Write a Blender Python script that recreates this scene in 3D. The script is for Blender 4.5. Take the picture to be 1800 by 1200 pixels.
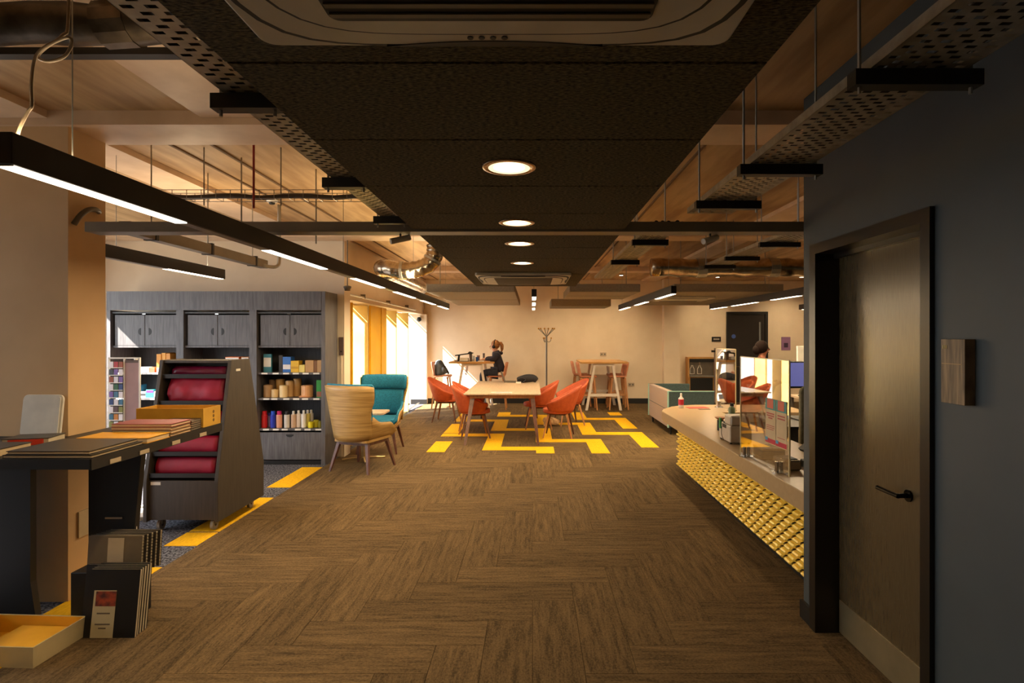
import bpy, bmesh, math, random
from mathutils import Vector, Matrix
random.seed(7)
for o in list(bpy.data.objects): bpy.data.objects.remove(o)
S = bpy.context.scene
C = S.collection
PI = math.pi
# ------------------------------------------------------------------ camera
CH = 1.6
VX, VY = 936.0, 591.0          # vanishing point of the room's long axis in the 1800x1200 frame, focal length 1000 px
cam = bpy.data.cameras.new('camera'); cam.lens = 20; cam.sensor_width = 36
cam.shift_x = (900 - VX) / 1800; cam.shift_y = (VY - 600) / 1800
cam.clip_start = 0.05
co = bpy.data.objects.new('camera', cam); C.objects.link(co)
co.location = (0, 0, CH); co.rotation_euler = (PI / 2, 0, 0)
S.camera = co
# ------------------------------------------------------------------ world, sun, exposure
w = bpy.data.worlds.new('world'); S.world = w; w.use_nodes = True
bg = w.node_tree.nodes['Background']
bg.inputs[0].default_value = (0.80, 0.90, 1.0, 1); bg.inputs[1].default_value = 6.0
SUN = Vector((1.0, 0.5, -1.0))
sd = bpy.data.lights.new('sun', 'SUN'); sd.energy = 60; sd.angle = 0.009; sd.color = (1, 0.93, 0.82)
so = bpy.data.objects.new('sun', sd); C.objects.link(so); so.location = (-6, -4, 6)
so.rotation_euler = SUN.to_track_quat('-Z', 'Y').to_euler()
LED = (1.0, 0.75, 0.44)
LEDW = 26.0                    # watts per metre of lit pendant
S.view_settings.view_transform = 'Standard'; S.view_settings.look = 'None'
S.view_settings.exposure = 0.0; S.view_settings.gamma = 1.0; S.view_settings.use_curve_mapping = False

# ------------------------------------------------------------------ helpers
def s(r, g, b):
    f = lambda c: ((c / 255) / 12.92 if c <= 10 else ((c / 255 + 0.055) / 1.055) ** 2.4)
    return (f(r), f(g), f(b), 1)
def P(px, py, Y): return Vector(((px - VX) * Y / 1000, Y, CH - (py - VY) * Y / 1000))
MATS = {}
def mat(name, c1, c2=None, scale=8, stretch=(1, 1, 1), rough=0.6, metal=0, bump=0, detail=4, coord='Object', rnd=False, emit=None, estr=0, alpha=None, spec=0.5, lo=0.35, hi=0.65):
    if name in MATS: return MATS[name]
    m = bpy.data.materials.new(name); m.use_nodes = True; MATS[name] = m
    nt = m.node_tree; b = nt.nodes['Principled BSDF']
    b.inputs['Base Color'].default_value = c1
    b.inputs['Roughness'].default_value = rough; b.inputs['Metallic'].default_value = metal
    b.inputs['Specular IOR Level'].default_value = spec
    if emit: b.inputs['Emission Color'].default_value = emit; b.inputs['Emission Strength'].default_value = estr
    c2 = c2 or tuple(min(1, v * 0.86) for v in c1[:3]) + (1,)
    tc = nt.nodes.new('ShaderNodeTexCoord'); mp = nt.nodes.new('ShaderNodeMapping')
    mp.inputs['Scale'].default_value = stretch
    nt.links.new(tc.outputs[coord], mp.inputs['Vector'])
    if rnd:
        oi = nt.nodes.new('ShaderNodeObjectInfo'); mu = nt.nodes.new('ShaderNodeMath'); mu.operation = 'MULTIPLY'; mu.inputs[1].default_value = 37
        nt.links.new(oi.outputs['Random'], mu.inputs[0]); nt.links.new(mu.outputs[0], mp.inputs['Location'])
    n = nt.nodes.new('ShaderNodeTexNoise'); n.inputs['Scale'].default_value = scale; n.inputs['Detail'].default_value = detail
    nt.links.new(mp.outputs[0], n.inputs['Vector'])
    r = nt.nodes.new('ShaderNodeValToRGB'); r.color_ramp.elements[0].position = lo; r.color_ramp.elements[1].position = hi
    r.color_ramp.elements[0].color = c2; r.color_ramp.elements[1].color = c1
    nt.links.new(n.outputs['Fac'], r.inputs[0])
    out = r.outputs[0]
    if rnd:
        hs = nt.nodes.new('ShaderNodeHueSaturation'); ma = nt.nodes.new('ShaderNodeMapRange')
        ma.inputs['To Min'].default_value = 0.8; ma.inputs['To Max'].default_value = 1.15
        nt.links.new(oi.outputs['Random'], ma.inputs['Value']); nt.links.new(ma.outputs[0], hs.inputs['Value']); nt.links.new(out, hs.inputs['Color']); out = hs.outputs[0]
    nt.links.new(out, b.inputs['Base Color'])
    if bump:
        bp = nt.nodes.new('ShaderNodeBump'); bp.inputs['Strength'].default_value = bump; bp.inputs['Distance'].default_value = 0.01
        nt.links.new(n.outputs['Fac'], bp.inputs['Height']); nt.links.new(bp.outputs[0], b.inputs['Normal'])
    return m
def glass(name, tint=(1, 1, 1, 1), refl=0.04, rough=0.0, fres=5.0):
    if name in MATS: return MATS[name]
    m = bpy.data.materials.new(name); m.use_nodes = True; MATS[name] = m
    nt = m.node_tree; nt.nodes.clear()
    o = nt.nodes.new('ShaderNodeOutputMaterial'); mx = nt.nodes.new('ShaderNodeMixShader'); t = nt.nodes.new('ShaderNodeBsdfTransparent'); g = nt.nodes.new('ShaderNodeBsdfGlossy')
    t.inputs[0].default_value = tint; g.inputs['Roughness'].default_value = rough
    f = nt.nodes.new('ShaderNodeLayerWeight'); f.inputs['Blend'].default_value = 0.5
    pw = nt.nodes.new('ShaderNodeMath'); pw.operation = 'POWER'; pw.inputs[1].default_value = fres
    ad = nt.nodes.new('ShaderNodeMath'); ad.operation = 'ADD'; ad.inputs[1].default_value = refl; ad.use_clamp = True
    nt.links.new(f.outputs['Facing'], pw.inputs[0]); nt.links.new(pw.outputs[0], ad.inputs[0]); nt.links.new(ad.outputs[0], mx.inputs[0])
    nt.links.new(t.outputs[0], mx.inputs[1]); nt.links.new(g.outputs[0], mx.inputs[2]); nt.links.new(mx.outputs[0], o.inputs[0])
    return m
def solid(key, rgb, rough=0.6, metal=0, **k): return mat(key, s(*rgb), rough=rough, metal=metal, **k)

def B(): return bmesh.new()
def box(bm, x0, x1, y0, y1, z0, z1):
    v = [bm.verts.new((x, y, z)) for x in (x0, x1) for y in (y0, y1) for z in (z0, z1)]
    for f in ((0, 1, 3, 2), (4, 6, 7, 5), (0, 4, 5, 1), (2, 3, 7, 6), (0, 2, 6, 4), (1, 5, 7, 3)): bm.faces.new([v[i] for i in f])
    return bm
def bb(*a): return box(B(), *a)
def ring(bm, c, ax, r, n, ph=0):
    ax = Vector(ax).normalized(); u = ax.orthogonal().normalized()
    if abs(ax.z) > 0.99: u = Vector((1, 0, 0))
    v = ax.cross(u)
    return [bm.verts.new(Vector(c) + (u * math.cos(ph + 2 * PI * i / n) + v * math.sin(ph + 2 * PI * i / n)) * r) for i in range(n)]
def loft(bm, rings, cap=True, close=False):
    n = len(rings[0])
    for a, b in zip(rings, rings[1:]):
        for i in range(n): bm.faces.new((a[i], a[(i + 1) % n], b[(i + 1) % n], b[i]))
    if cap: bm.faces.new(rings[0][::-1]); bm.faces.new(rings[-1])
def cyl(bm, p0, p1, r0, r1=None, n=10, ph=0):
    p0, p1 = Vector(p0), Vector(p1); r1 = r0 if r1 is None else r1
    loft(bm, [ring(bm, p0, p1 - p0, r0, n, ph), ring(bm, p1, p1 - p0, r1, n, ph)]); return bm
def bar(bm, p0, p1, wx, wy, w1=None):      # rectangular bar, section wx*wy in plan, tapering to w1
    p0, p1 = Vector(p0), Vector(p1); w1 = w1 or (wx, wy)
    a = [bm.verts.new(p0 + Vector((sx * wx / 2, sy * wy / 2, 0))) for sx, sy in ((-1, -1), (1, -1), (1, 1), (-1, 1))]
    b = [bm.verts.new(p1 + Vector((sx * w1[0] / 2, sy * w1[1] / 2, 0))) for sx, sy in ((-1, -1), (1, -1), (1, 1), (-1, 1))]
    loft(bm, [a, b]); return bm
def smooth_path(pts, k=4):
    pts = [Vector(p) for p in pts]; out = []
    for i in range(len(pts) - 1):
        p0, p1, p2, p3 = pts[max(i - 1, 0)], pts[i], pts[i + 1], pts[min(i + 2, len(pts) - 1)]
        for j in range(k):
            t = j / k
            out.append(0.5 * ((2 * p1) + (p2 - p0) * t + (2 * p0 - 5 * p1 + 4 * p2 - p3) * t * t + (3 * p1 - p0 - 3 * p2 + p3) * t ** 3))
    return out + [pts[-1]]
def tube(bm, pts, r, n=8, k=0):
    if k: pts = smooth_path(pts, k)
    pts = [Vector(p) for p in pts]; rs = []
    d0 = (pts[1] - pts[0]).normalized(); u = d0.orthogonal().normalized()
    for i, p in enumerate(pts):
        d = (pts[min(i + 1, len(pts) - 1)] - pts[max(i - 1, 0)]).normalized()
        u = (u - d * u.dot(d)).normalized(); v = d.cross(u)
        rr = r[i] if isinstance(r, (list, tuple)) else r
        rs.append([bm.verts.new(p + (u * math.cos(2 * PI * j / n) + v * math.sin(2 * PI * j / n)) * rr) for j in range(n)])
    loft(bm, rs); return bm
def lathe(bm, prof, c=(0, 0, 0), n=20):
    rs = [[bm.verts.new((c[0] + r * math.cos(2 * PI * j / n), c[1] + r * math.sin(2 * PI * j / n), c[2] + z)) for j in range(n)] for r, z in prof]
    loft(bm, rs); return bm
def annulus(bm, prof, c, n=24):
    rs = [[bm.verts.new((c[0] + r * math.cos(2 * PI * j / n), c[1] + r * math.sin(2 * PI * j / n), c[2] + z)) for j in range(n)] for r, z in prof]
    loft(bm, rs + [rs[0]], cap=False); return bm
def prism(bm, poly, a, b, axis='z'):
    def pt(u, v, t): return {'z': (u, v, t), 'y': (u, t, v), 'x': (t, u, v)}[axis]
    r0 = [bm.verts.new(pt(u, v, a)) for u, v in poly]; r1 = [bm.verts.new(pt(u, v, b)) for u, v in poly]
    loft(bm, [r0, r1]); return bm
def rrect(x0, x1, y0, y1, r, k=4):
    out = []
    for cx, cy, a0 in ((x1 - r, y1 - r, 0), (x0 + r, y1 - r, 90), (x0 + r, y0 + r, 180), (x1 - r, y0 + r, 270)):
        for i in range(k + 1):
            a = math.radians(a0 + 90 * i / k); out.append((cx + r * math.cos(a), cy + r * math.sin(a)))
    return out
def grid(bm, rows):
    vs = [[bm.verts.new(p) for p in r] for r in rows]
    for a, b in zip(vs, vs[1:]):
        for i in range(len(a) - 1): bm.faces.new((a[i], a[i + 1], b[i + 1], b[i]))
    return bm
ORG = {}
def link(name, bm, m, bevel=0, smooth=False, seg=1):
    bmesh.ops.recalc_face_normals(bm, faces=bm.faces)
    if bevel: bmesh.ops.bevel(bm, geom=list(bm.edges), offset=bevel, segments=seg, affect='EDGES', profile=0.5)
    if smooth:
        for f in bm.faces: f.smooth = True
    me = bpy.data.meshes.new(name); bm.to_mesh(me); bm.free()
    o = bpy.data.objects.new(name, me); C.objects.link(o)
    me.materials.append(m if not isinstance(m, str) else MATS[m])
    return o
def part(name, bm, m, parent, bevel=0, smooth=False, label=None, seg=1, solidify=0, sub=0):
    org = ORG.get(parent.name, Vector())
    bmesh.ops.translate(bm, vec=-org, verts=bm.verts)
    o = link(name, bm, m, bevel, smooth, seg); o.parent = parent; ORG[o.name] = org
    if label: o['label'] = label
    mods(o, solidify, sub); return o
def mods(o, solidify, sub):
    if solidify: q = o.modifiers.new('thick', 'SOLIDIFY'); q.thickness = solidify; q.offset = 0
    if sub: q = o.modifiers.new('sub', 'SUBSURF'); q.levels = sub; q.render_levels = sub
def tag(o, label, cat, group=None):
    o['label'] = label; o['category'] = cat
    if group: o['group'] = group
    return o
def top(name, bm, m, label, cat, group=None, bevel=0, smooth=False, seg=1, solidify=0, sub=0):
    lo = Vector([min(v.co[i] for v in bm.verts) for i in range(3)]); hi = Vector([max(v.co[i] for v in bm.verts) for i in range(3)])
    org = Vector(((lo.x + hi.x) / 2, (lo.y + hi.y) / 2, lo.z))
    bmesh.ops.translate(bm, vec=-org, verts=bm.verts)
    o = link(name, bm, m, bevel, smooth, seg); o.location = org; ORG[o.name] = org
    mods(o, solidify, sub); return tag(o, label, cat, group)
def thing(name, label, cat, loc=(0, 0, 0), group=None):
    o = bpy.data.objects.new(name, None); C.objects.link(o); o.empty_display_size = 0.05
    o.location = loc; ORG[o.name] = Vector(loc)
    return tag(o, label, cat, group)
def struct(name, bm, m, parent=None, bevel=0):
    if parent: return part(name, bm, m, parent, bevel)
    o = link(name, bm, m, bevel); o['kind'] = 'structure'; return o
def copy_tree(o, parent=None):
    c = o.copy(); C.objects.link(c)
    c.parent = parent
    ORG[c.name] = ORG.get(o.name, Vector())
    for ch in list(o.children): copy_tree(ch, c)
    return c
USED = set()
def place(proto, loc, rz=0, label=None, group=None):
    o = proto if proto.name not in USED else copy_tree(proto)
    USED.add(proto.name)
    o.location = loc; o.rotation_euler = (0, 0, rz)
    if label: o['label'] = label
    if group: o['group'] = group
    return o
def area(name, loc, sx, sy, watts, parent, col=LED):
    l = bpy.data.lights.new(name, 'AREA'); l.shape = 'RECTANGLE'; l.size = sx; l.size_y = sy; l.energy = watts; l.color = col
    o = bpy.data.objects.new(name, l); C.objects.link(o); o.location = Vector(loc) - ORG.get(parent.name, Vector()); o.parent = parent
    return o
def skin(name, pts, edges, m, parent=None, sub=2):
    me = bpy.data.meshes.new(name); me.from_pydata([p[:3] for p in pts], edges, [])
    o = bpy.data.objects.new(name, me); C.objects.link(o); me.materials.append(m)
    q = o.modifiers.new('skin', 'SKIN'); q.use_smooth_shade = True
    for i, p in enumerate(pts):
        sv = me.skin_vertices[0].data[i]; sv.radius = (p[3], p[4] if len(p) > 4 else p[3]); sv.use_root = (i == 0)
    t = o.modifiers.new('sub', 'SUBSURF'); t.levels = sub; t.render_levels = sub
    if parent: o.parent = parent
    return o

# ------------------------------------------------------------------ materials
wallm = mat('wall_paint', s(232, 214, 188), s(226, 207, 180), scale=3, rough=0.75)
concrete = mat('concrete_soffit', s(204, 168, 120), s(160, 124, 80), scale=2.2, stretch=(3.5, 0.5, 1), rough=0.55, bump=0.05)
paintc = mat('painted_concrete', s(226, 196, 164), s(212, 180, 146), scale=5, rough=0.42, bump=0.08)
slate = mat('slate_paint', s(62, 70, 74), s(58, 66, 70), scale=4, rough=0.55)
blackp = solid('black_paint', (22, 20, 19), 0.45)
def two_noise(name, c1, c2, st):
    m = bpy.data.materials.new(name); m.use_nodes = True; MATS[name] = m; nt = m.node_tree; b = nt.nodes['Principled BSDF']
    b.inputs['Roughness'].default_value = 0.95; b.inputs['Specular IOR Level'].default_value = 0.08
    tc = nt.nodes.new('ShaderNodeTexCoord'); oi = nt.nodes.new('ShaderNodeObjectInfo'); mu = nt.nodes.new('ShaderNodeMath'); mu.operation = 'MULTIPLY'; mu.inputs[1].default_value = 37
    nt.links.new(oi.outputs['Random'], mu.inputs[0]); fac = []
    for sc, stv, det in ((5.0, st, 9), (70.0, (1, 1.6, 1), 3)):
        mp = nt.nodes.new('ShaderNodeMapping'); mp.inputs['Scale'].default_value = stv; nt.links.new(tc.outputs['Object'], mp.inputs['Vector']); nt.links.new(mu.outputs[0], mp.inputs['Location'])
        n = nt.nodes.new('ShaderNodeTexNoise'); n.inputs['Scale'].default_value = sc; n.inputs['Detail'].default_value = det; n.inputs['Roughness'].default_value = 0.68; n.inputs['Distortion'].default_value = 0.25
        nt.links.new(mp.outputs[0], n.inputs['Vector']); fac.append(n.outputs['Fac'])
    mx = nt.nodes.new('ShaderNodeMath'); mx.operation = 'MULTIPLY_ADD'; mx.inputs[1].default_value = 0.45
    sc2 = nt.nodes.new('ShaderNodeMath'); sc2.operation = 'MULTIPLY'; sc2.inputs[1].default_value = 0.55
    nt.links.new(fac[0], sc2.inputs[0]); nt.links.new(fac[1], mx.inputs[0]); nt.links.new(sc2.outputs[0], mx.inputs[2])
    r = nt.nodes.new('ShaderNodeValToRGB'); r.color_ramp.elements[0].position = 0.40; r.color_ramp.elements[1].position = 0.60; r.color_ramp.elements[0].color = c2; r.color_ramp.elements[1].color = c1
    nt.links.new(mx.outputs[0], r.inputs[0])
    hs = nt.nodes.new('ShaderNodeHueSaturation'); ma = nt.nodes.new('ShaderNodeMapRange'); ma.inputs['To Min'].default_value = 0.86; ma.inputs['To Max'].default_value = 1.12
    nt.links.new(oi.outputs['Random'], ma.inputs['Value']); nt.links.new(ma.outputs[0], hs.inputs['Value']); nt.links.new(r.outputs[0], hs.inputs['Color']); nt.links.new(hs.outputs[0], b.inputs['Base Color'])
    bp = nt.nodes.new('ShaderNodeBump'); bp.inputs['Strength'].default_value = 0.35; bp.inputs['Distance'].default_value = 0.008; nt.links.new(mx.outputs[0], bp.inputs['Height']); nt.links.new(bp.outputs[0], b.inputs['Normal'])
    return m
carpet = two_noise('carpet_plank_pile', s(118, 96, 66), s(74, 60, 41), (0.7, 6.5, 1))
carpet_f = mat('carpet_plain', s(98, 80, 56), s(68, 56, 40), scale=60, rough=0.95, bump=0.3, spec=0.1)
carpet_s = mat('carpet_speckle', s(112, 112, 120), s(44, 44, 50), scale=55, rough=0.95, bump=0.3, spec=0.1, detail=2, lo=0.42, hi=0.58)
ycarpet = mat('yellow_carpet', s(238, 186, 30), s(214, 160, 22), scale=40, stretch=(0.5, 3, 1), rough=0.95, bump=0.2, spec=0.1)
raftm = mat('wood_wool', s(108, 96, 66), s(34, 29, 20), scale=75, stretch=(1, 2.5, 1), rough=0.95, bump=0.6, spec=0.15, detail=8)
steel = solid('galvanised', (170, 168, 160), 0.38, 0.9)
greys = solid('grey_metal', (120, 114, 104), 0.45, 0.6)
chrome = solid('chrome', (215, 212, 205), 0.15, 1)
foil = mat('foil', s(205, 192, 172), s(150, 132, 110), scale=9, rough=0.22, metal=1, bump=0.5)
whitep = solid('white_plastic', (228, 224, 214), 0.4)
offw = solid('hvac_plastic', (206, 198, 176), 0.45)
darks = solid('dark_slot', (14, 13, 12), 0.6)
housing = solid('lamp_housing', (26, 23, 21), 0.5)
lit = mat('lit_diffuser', s(255, 240, 220), emit=(1, 0.86, 0.68, 1), estr=7)
unlit = solid('unlit_diffuser', (150, 140, 126), 0.5)
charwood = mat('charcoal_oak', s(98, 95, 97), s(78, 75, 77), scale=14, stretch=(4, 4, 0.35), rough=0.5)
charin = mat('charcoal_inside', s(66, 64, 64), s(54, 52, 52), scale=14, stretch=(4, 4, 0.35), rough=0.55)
brownblk = mat('brown_black_board', s(66, 58, 50), s(56, 49, 42), scale=12, stretch=(4, 4, 0.4), rough=0.5)
blackb = solid('black_board', (20, 18, 17), 0.5)
walnut = mat('walnut', s(112, 72, 56), s(84, 52, 40), scale=10, stretch=(4, 4, 0.5), rough=0.4)
beech = mat('beech', s(190, 132, 80), s(162, 106, 60), scale=10, stretch=(4, 4, 0.5), rough=0.45)
veneer = mat('oak_veneer', s(196, 158, 96), s(164, 126, 68), scale=7, stretch=(0.4, 0.4, 7), rough=0.42)
oaktop = mat('oak_top', s(206, 158, 92), s(184, 134, 72), scale=7, stretch=(0.6, 5, 1), rough=0.4)
tabletop = mat('ash_top', s(202, 178, 150), s(186, 160, 132), scale=8, stretch=(5, 0.5, 1), rough=0.35)
orange = mat('orange_shell', s(192, 88, 48), s(178, 78, 40), scale=20, rough=0.6)
peach = mat('peach_seat', s(206, 138, 104), s(190, 122, 90), scale=20, rough=0.6)
bluef = mat('blue_fabric', s(24, 122, 158), s(16, 98, 130), scale=60, rough=0.9, bump=0.15)
teal = mat('teal_fabric', s(58, 74, 74), s(48, 62, 62), scale=60, rough=0.9, bump=0.15)
taupe = mat('taupe_fabric', s(164, 144, 130), s(148, 128, 114), scale=60, rough=0.9, bump=0.15)
mint = solid('mint_piping', (150, 190, 178), 0.6)
whitew = mat('white_frame', s(226, 216, 204), s(212, 200, 188), scale=8, rough=0.5)
yellowp = mat('yellow_lacquer', s(232, 178, 12), s(222, 166, 8), scale=3, rough=0.45)
ytile = mat('yellow_tile', s(255, 222, 96), s(250, 212, 84), scale=10, rough=0.3)
stone = mat('counter_laminate', s(172, 146, 110), s(166, 140, 104), scale=30, rough=0.32)
doorm = mat('door_satin', s(84, 72, 50), s(76, 64, 44), scale=30, stretch=(6, 6, 0.4), rough=0.23, spec=1.0)
screenm = mat('screen_blue', s(120, 126, 200), s(110, 118, 196), scale=2, rough=0.3, emit=s(110, 118, 200), estr=0.35)
clear = glass('window_glass', refl=0.0)
perspex = glass('perspex', tint=(0.9, 0.9, 0.88, 1), refl=0.12, fres=2.0)
skinm = mat('skin_fair', s(222, 168, 138), s(212, 156, 126), scale=6, rough=0.55)
skind = mat('skin_brown', s(140, 84, 56), s(128, 76, 50), scale=6, rough=0.5)

# ------------------------------------------------------------------ floor
fl = struct('floor', box(bb(-6.2, 7.2, -3.2, 7.8, -0.12, -0.008), -2.95, 7.2, 7.8, 14.3, -0.12, -0.008), carpet_f)
XL, XR = -2.56, 2.44
part('carpet_field', bb(-6.0, XL, -3, 7.8, -0.008, 0), carpet_s, fl)
part('carpet_field', bb(-2.93, XL, 7.8, 13.6, -0.008, 0), carpet_s, fl)
part('carpet_field', bb(XR, 7.0, -3, 14, -0.008, 0), carpet_f, fl)
part('carpet_field', bb(XL, XR, -3, 2.2, -0.008, 0), carpet_f, fl)
plank_me = {}
def plank(x0, x1, y0, y1, m, z=0.0, nm='carpet_plank'):
    L, W = max(x1 - x0, y1 - y0), min(x1 - x0, y1 - y0); rot = (y1 - y0) > (x1 - x0)
    key = (round(L, 3), round(W, 3), m.name, z)
    if key not in plank_me:
        bm = bb(-L / 2 + 0.0012, L / 2 - 0.0012, -W / 2 + 0.0012, W / 2 - 0.0012, -0.008, z)
        bmesh.ops.recalc_face_normals(bm, faces=bm.faces)
        me = bpy.data.meshes.new(nm); bm.to_mesh(me); bm.free(); me.materials.append(m); plank_me[key] = me
    o = bpy.data.objects.new(nm, plank_me[key]); C.objects.link(o); o.parent = fl
    o.location = ((x0 + x1) / 2, (y0 + y1) / 2, 0)
    if rot: o.rotation_euler = (0, 0, PI / 2)
U = 0.25
Y0, Y1 = 2.2, 13.6
for i in range(-60, 80):
    for j in range(-30, 40):
        # axis-aligned herringbone: lattice (1,1) and (4,-4)
        hx, hy = i + 4 * j, i - 4 * j
        for (a, b, c, d) in ((hx, hx + 4, hy, hy + 1), (hx + 4, hx + 5, hy - 3, hy + 1)):
            x0, x1, y0, y1 = max(a * U, XL), min(b * U, XR), max(2.2 + c * U, Y0), min(2.2 + d * U, Y1)
            if x1 - x0 > 0.02 and y1 - y0 > 0.02: plank(x0, x1, y0, y1, carpet)
YP = []
cx = lambda k: 0.81 + 0.76 * k
def stair(pieces):
    for p in pieces: YP.append(p)
def V(k, y0, y1): return (cx(k), cx(k) + 0.255, y0, y1)
def H(k, y0): return (cx(k), cx(k + 1) + 0.255, y0, y0 + 0.255)
stair([V(0, 11.16, 11.98), H(0, 10.905), V(1, 9.87, 10.905), V(1, 11.52, 11.98)])
stair([V(-2, 11.59, 11.98), H(-2, 11.335), V(-1, 10.545, 11.335), H(-1, 10.29), V(0, 9.5, 10.29), H(0, 9.245), V(1, 8.19, 9.245)])
stair([V(-3, 10.935, 11.98), H(-3, 10.68), V(-2, 9.895, 10.68), H(-2, 9.64), V(-1, 8.855, 9.64), H(-1, 8.60), V(0, 7.78, 8.60)])
stair([V(-3, 9.40, 10.38), H(-3, 9.10), V(-2, 8.24, 9.10), H(-2, 7.985), V(-1, 7.78, 7.985)])
stair([V(-3, 7.86, 8.66)])
for y0, y1 in ((6.02, 6.95), (4.66, 5.64), (4.34, 4.64), (3.0, 3.94), (1.8, 2.76)): YP.append((XL - 0.255, XL - 0.003, y0, y1))
for p in YP: plank(*p, ycarpet, 0.003, 'yellow_carpet_plank')

struct('ground', box(bb(-60, -6.2, -40, 60, -0.5, -0.3), -6.2, -2.96, 7.85, 60, -0.5, -0.3), mat('asphalt', s(104, 102, 98), s(88, 86, 82), scale=3, rough=0.9))

# ------------------------------------------------------------------ ceiling and walls
ZC = 2.95
cl = struct('ceiling', box(bb(-6.2, 7.2, -3.2, 7.8, ZC, ZC + 0.2), -2.95, 7.2, 7.8, 14.3, ZC, ZC + 0.2), concrete)
for y0, y1 in ((3.4, 3.76), (7.2, 7.55), (11.0, 11.35), (-0.6, -0.24)):
    part('downstand_beam', bb(-6.0 if y0 < 7.8 else -2.6, 7.0, y0, y1, 2.865, ZC + 0.01), paintc, cl)
for x0, x1 in ((-1.98, -1.65), (-3.28, -2.9), (2.6, 2.95)):
    for y0, y1 in ((-0.24, 3.4), (3.76, 7.2), (7.55, 11.0), (11.35, 13.6)):
        if (x0 == -1.98 and y0 > 3) or (x0 < -2.8 and y0 > 7): continue
        part('soffit_strip', bb(x0, x1, y0 + 0.002, y1 - 0.002, 2.905, ZC + 0.01), paintc, cl)
for x in (-2.26, -2.55, -0.3, 1.2):
    part('shutter_joint', bb(x, x + 0.02, 3.77, 13.5, ZC - 0.012, ZC + 0.01), mat('joint', s(120, 92, 62), rough=0.8), cl)
struct('wall_back', bb(-2.9, 3.15, 13.6, 13.9, 0, ZC), wallm)
struct('wall_pilaster', bb(3.1, 3.47, 13.4, 13.95, 0, ZC), wallm)
struct('wall_back_right', bb(3.47, 7.1, 13.9, 14.1, 0, ZC), wallm)
struct('wall_right', bb(7.0, 7.15, 3.2, 14, 0, ZC), wallm)
struct('wall_shop', bb(-5.95, -2.5, 7.56, 7.8, 0, ZC), wallm)
struct('wall_nib', bb(-2.89, -2.5, 13.42, 13.6, 0, 2.12), wallm)
struct('wall_behind', bb(-6.1, 1.7, -3.15, -3.0, 0, ZC), wallm)
struct('wall_column', bb(-3.4, -2.8, 3.43, 3.73, 0, 2.865), mat('column_paint', s(214, 178, 132), s(206, 170, 124), scale=3, rough=0.7))
# left wall with a window band
bm = B(); box(bm, -6.1, -5.9, -3.1, 1.6, 0, ZC); box(bm, -6.1, -5.9, 6.9, 7.8, 0, ZC); box(bm, -6.1, -5.9, 1.6, 6.9, 0, 0.8); box(bm, -6.1, -5.9, 1.6, 6.9, 2.63, ZC)
struct('wall_left', bm, wallm)
w2 = struct('window_2', box(box(bb(-6.03, -5.97, 1.6, 6.9, 0.8, 0.86), -6.03, -5.97, 1.6, 6.9, 2.58, 2.63), -6.03, -5.97, 1.6, 1.66, 0.86, 2.58), whitep)
for y in (2.8, 4.0, 5.4, 6.84): part('mullion', bb(-6.03, -5.97, y, y + 0.05, 0.86, 2.58), whitep, w2)
for y0, y1 in ((1.66, 2.8), (2.85, 4.0), (4.05, 5.4), (5.45, 6.84)): part('pane', bb(-6.004, -5.998, y0, y1, 0.86, 2.58), clear, w2)
# outer wall behind the folding screen: three unseen slots added so sun hits only its cross panels, one wide window at the end
WIN_AND_SUN_SLOTS = [(8.83, 9.0), (10.72, 10.90), (11.74, 11.94), (12.25, 13.42)]
bm = B(); box(bm, -2.9, -2.6, 7.8, 13.6, 2.12, ZC)
ys = [7.8] + [v for q in WIN_AND_SUN_SLOTS for v in q] + [13.6]
for i in range(0, len(ys), 2): box(bm, -2.95, -2.9, ys[i], ys[i + 1], 0, 2.12)
struct('wall_left_far', bm, wallm)
wfr = solid('window_frame', (70, 72, 74), 0.4)
for k, (y0, y1) in enumerate(WIN_AND_SUN_SLOTS):
    wn = struct('window_%d' % (3 + k), box(bb(-2.94, -2.91, y0, y1, 0, 0.03), -2.94, -2.91, y0, y1, 2.09, 2.12), wfr)  # all but the last are added sun slots
    part('pane', bb(-2.928, -2.922, y0, y1, 0.03, 2.09), clear, wn)
# door wall on the right (end of a walled-off room)
XW = 1.545
bm = B()
box(bm, XW, XW + 0.15, -3.1, 2.22, 0, ZC); box(bm, XW, XW + 0.15, 3.09, 3.24, 0, ZC); box(bm, XW, XW + 0.15, 2.22, 3.09, 2.06, ZC)
box(bm, XW + 0.15, 7.0, 3.04, 3.24, 0, ZC)
struct('wall_door_side', bm, slate)
dr = struct('door_1', bb(1.655, 1.70, 2.24, 3.07, 0.008, 2.045), doorm, bevel=0.002)
part('kick_plate', bb(1.650, 1.655, 2.25, 3.06, 0.012, 0.185), solid('brushed_plate', (190, 176, 140), 0.35, 0.8), dr)
hb = B(); cyl(hb, (1.655, 2.50, 0.90), (1.60, 2.50, 0.90), 0.011, n=12); tube(hb, [(1.602, 2.49, 0.90), (1.60, 2.55, 0.90), (1.60, 2.64, 0.90)], 0.010, 10)
part('lever_handle', hb, solid('black_metal', (40, 38, 36), 0.25, 0.9), dr, smooth=False)
part('handle_rose', cyl(B(), (1.655, 2.50, 0.90), (1.647, 2.50, 0.90), 0.026, n=20), MATS['black_metal'], dr)
tr = struct('trim_1', box(box(bb(XW - 0.02, XW + 0.15, 3.07, 3.135, 0, 2.10), XW - 0.02, XW + 0.15, 2.185, 2.24, 0, 2.10), XW - 0.02, XW + 0.15, 2.24, 3.07, 2.045, 2.10), solid('frame_gloss', (30, 26, 22), 0.28))
part('door_stop', bb(1.625, 1.653, 2.24, 2.262, 0, 2.045), MATS['frame_gloss'], tr)
part('door_stop', bb(1.625, 1.653, 2.262, 3.07, 2.02, 2.045), MATS['frame_gloss'], tr)
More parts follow.
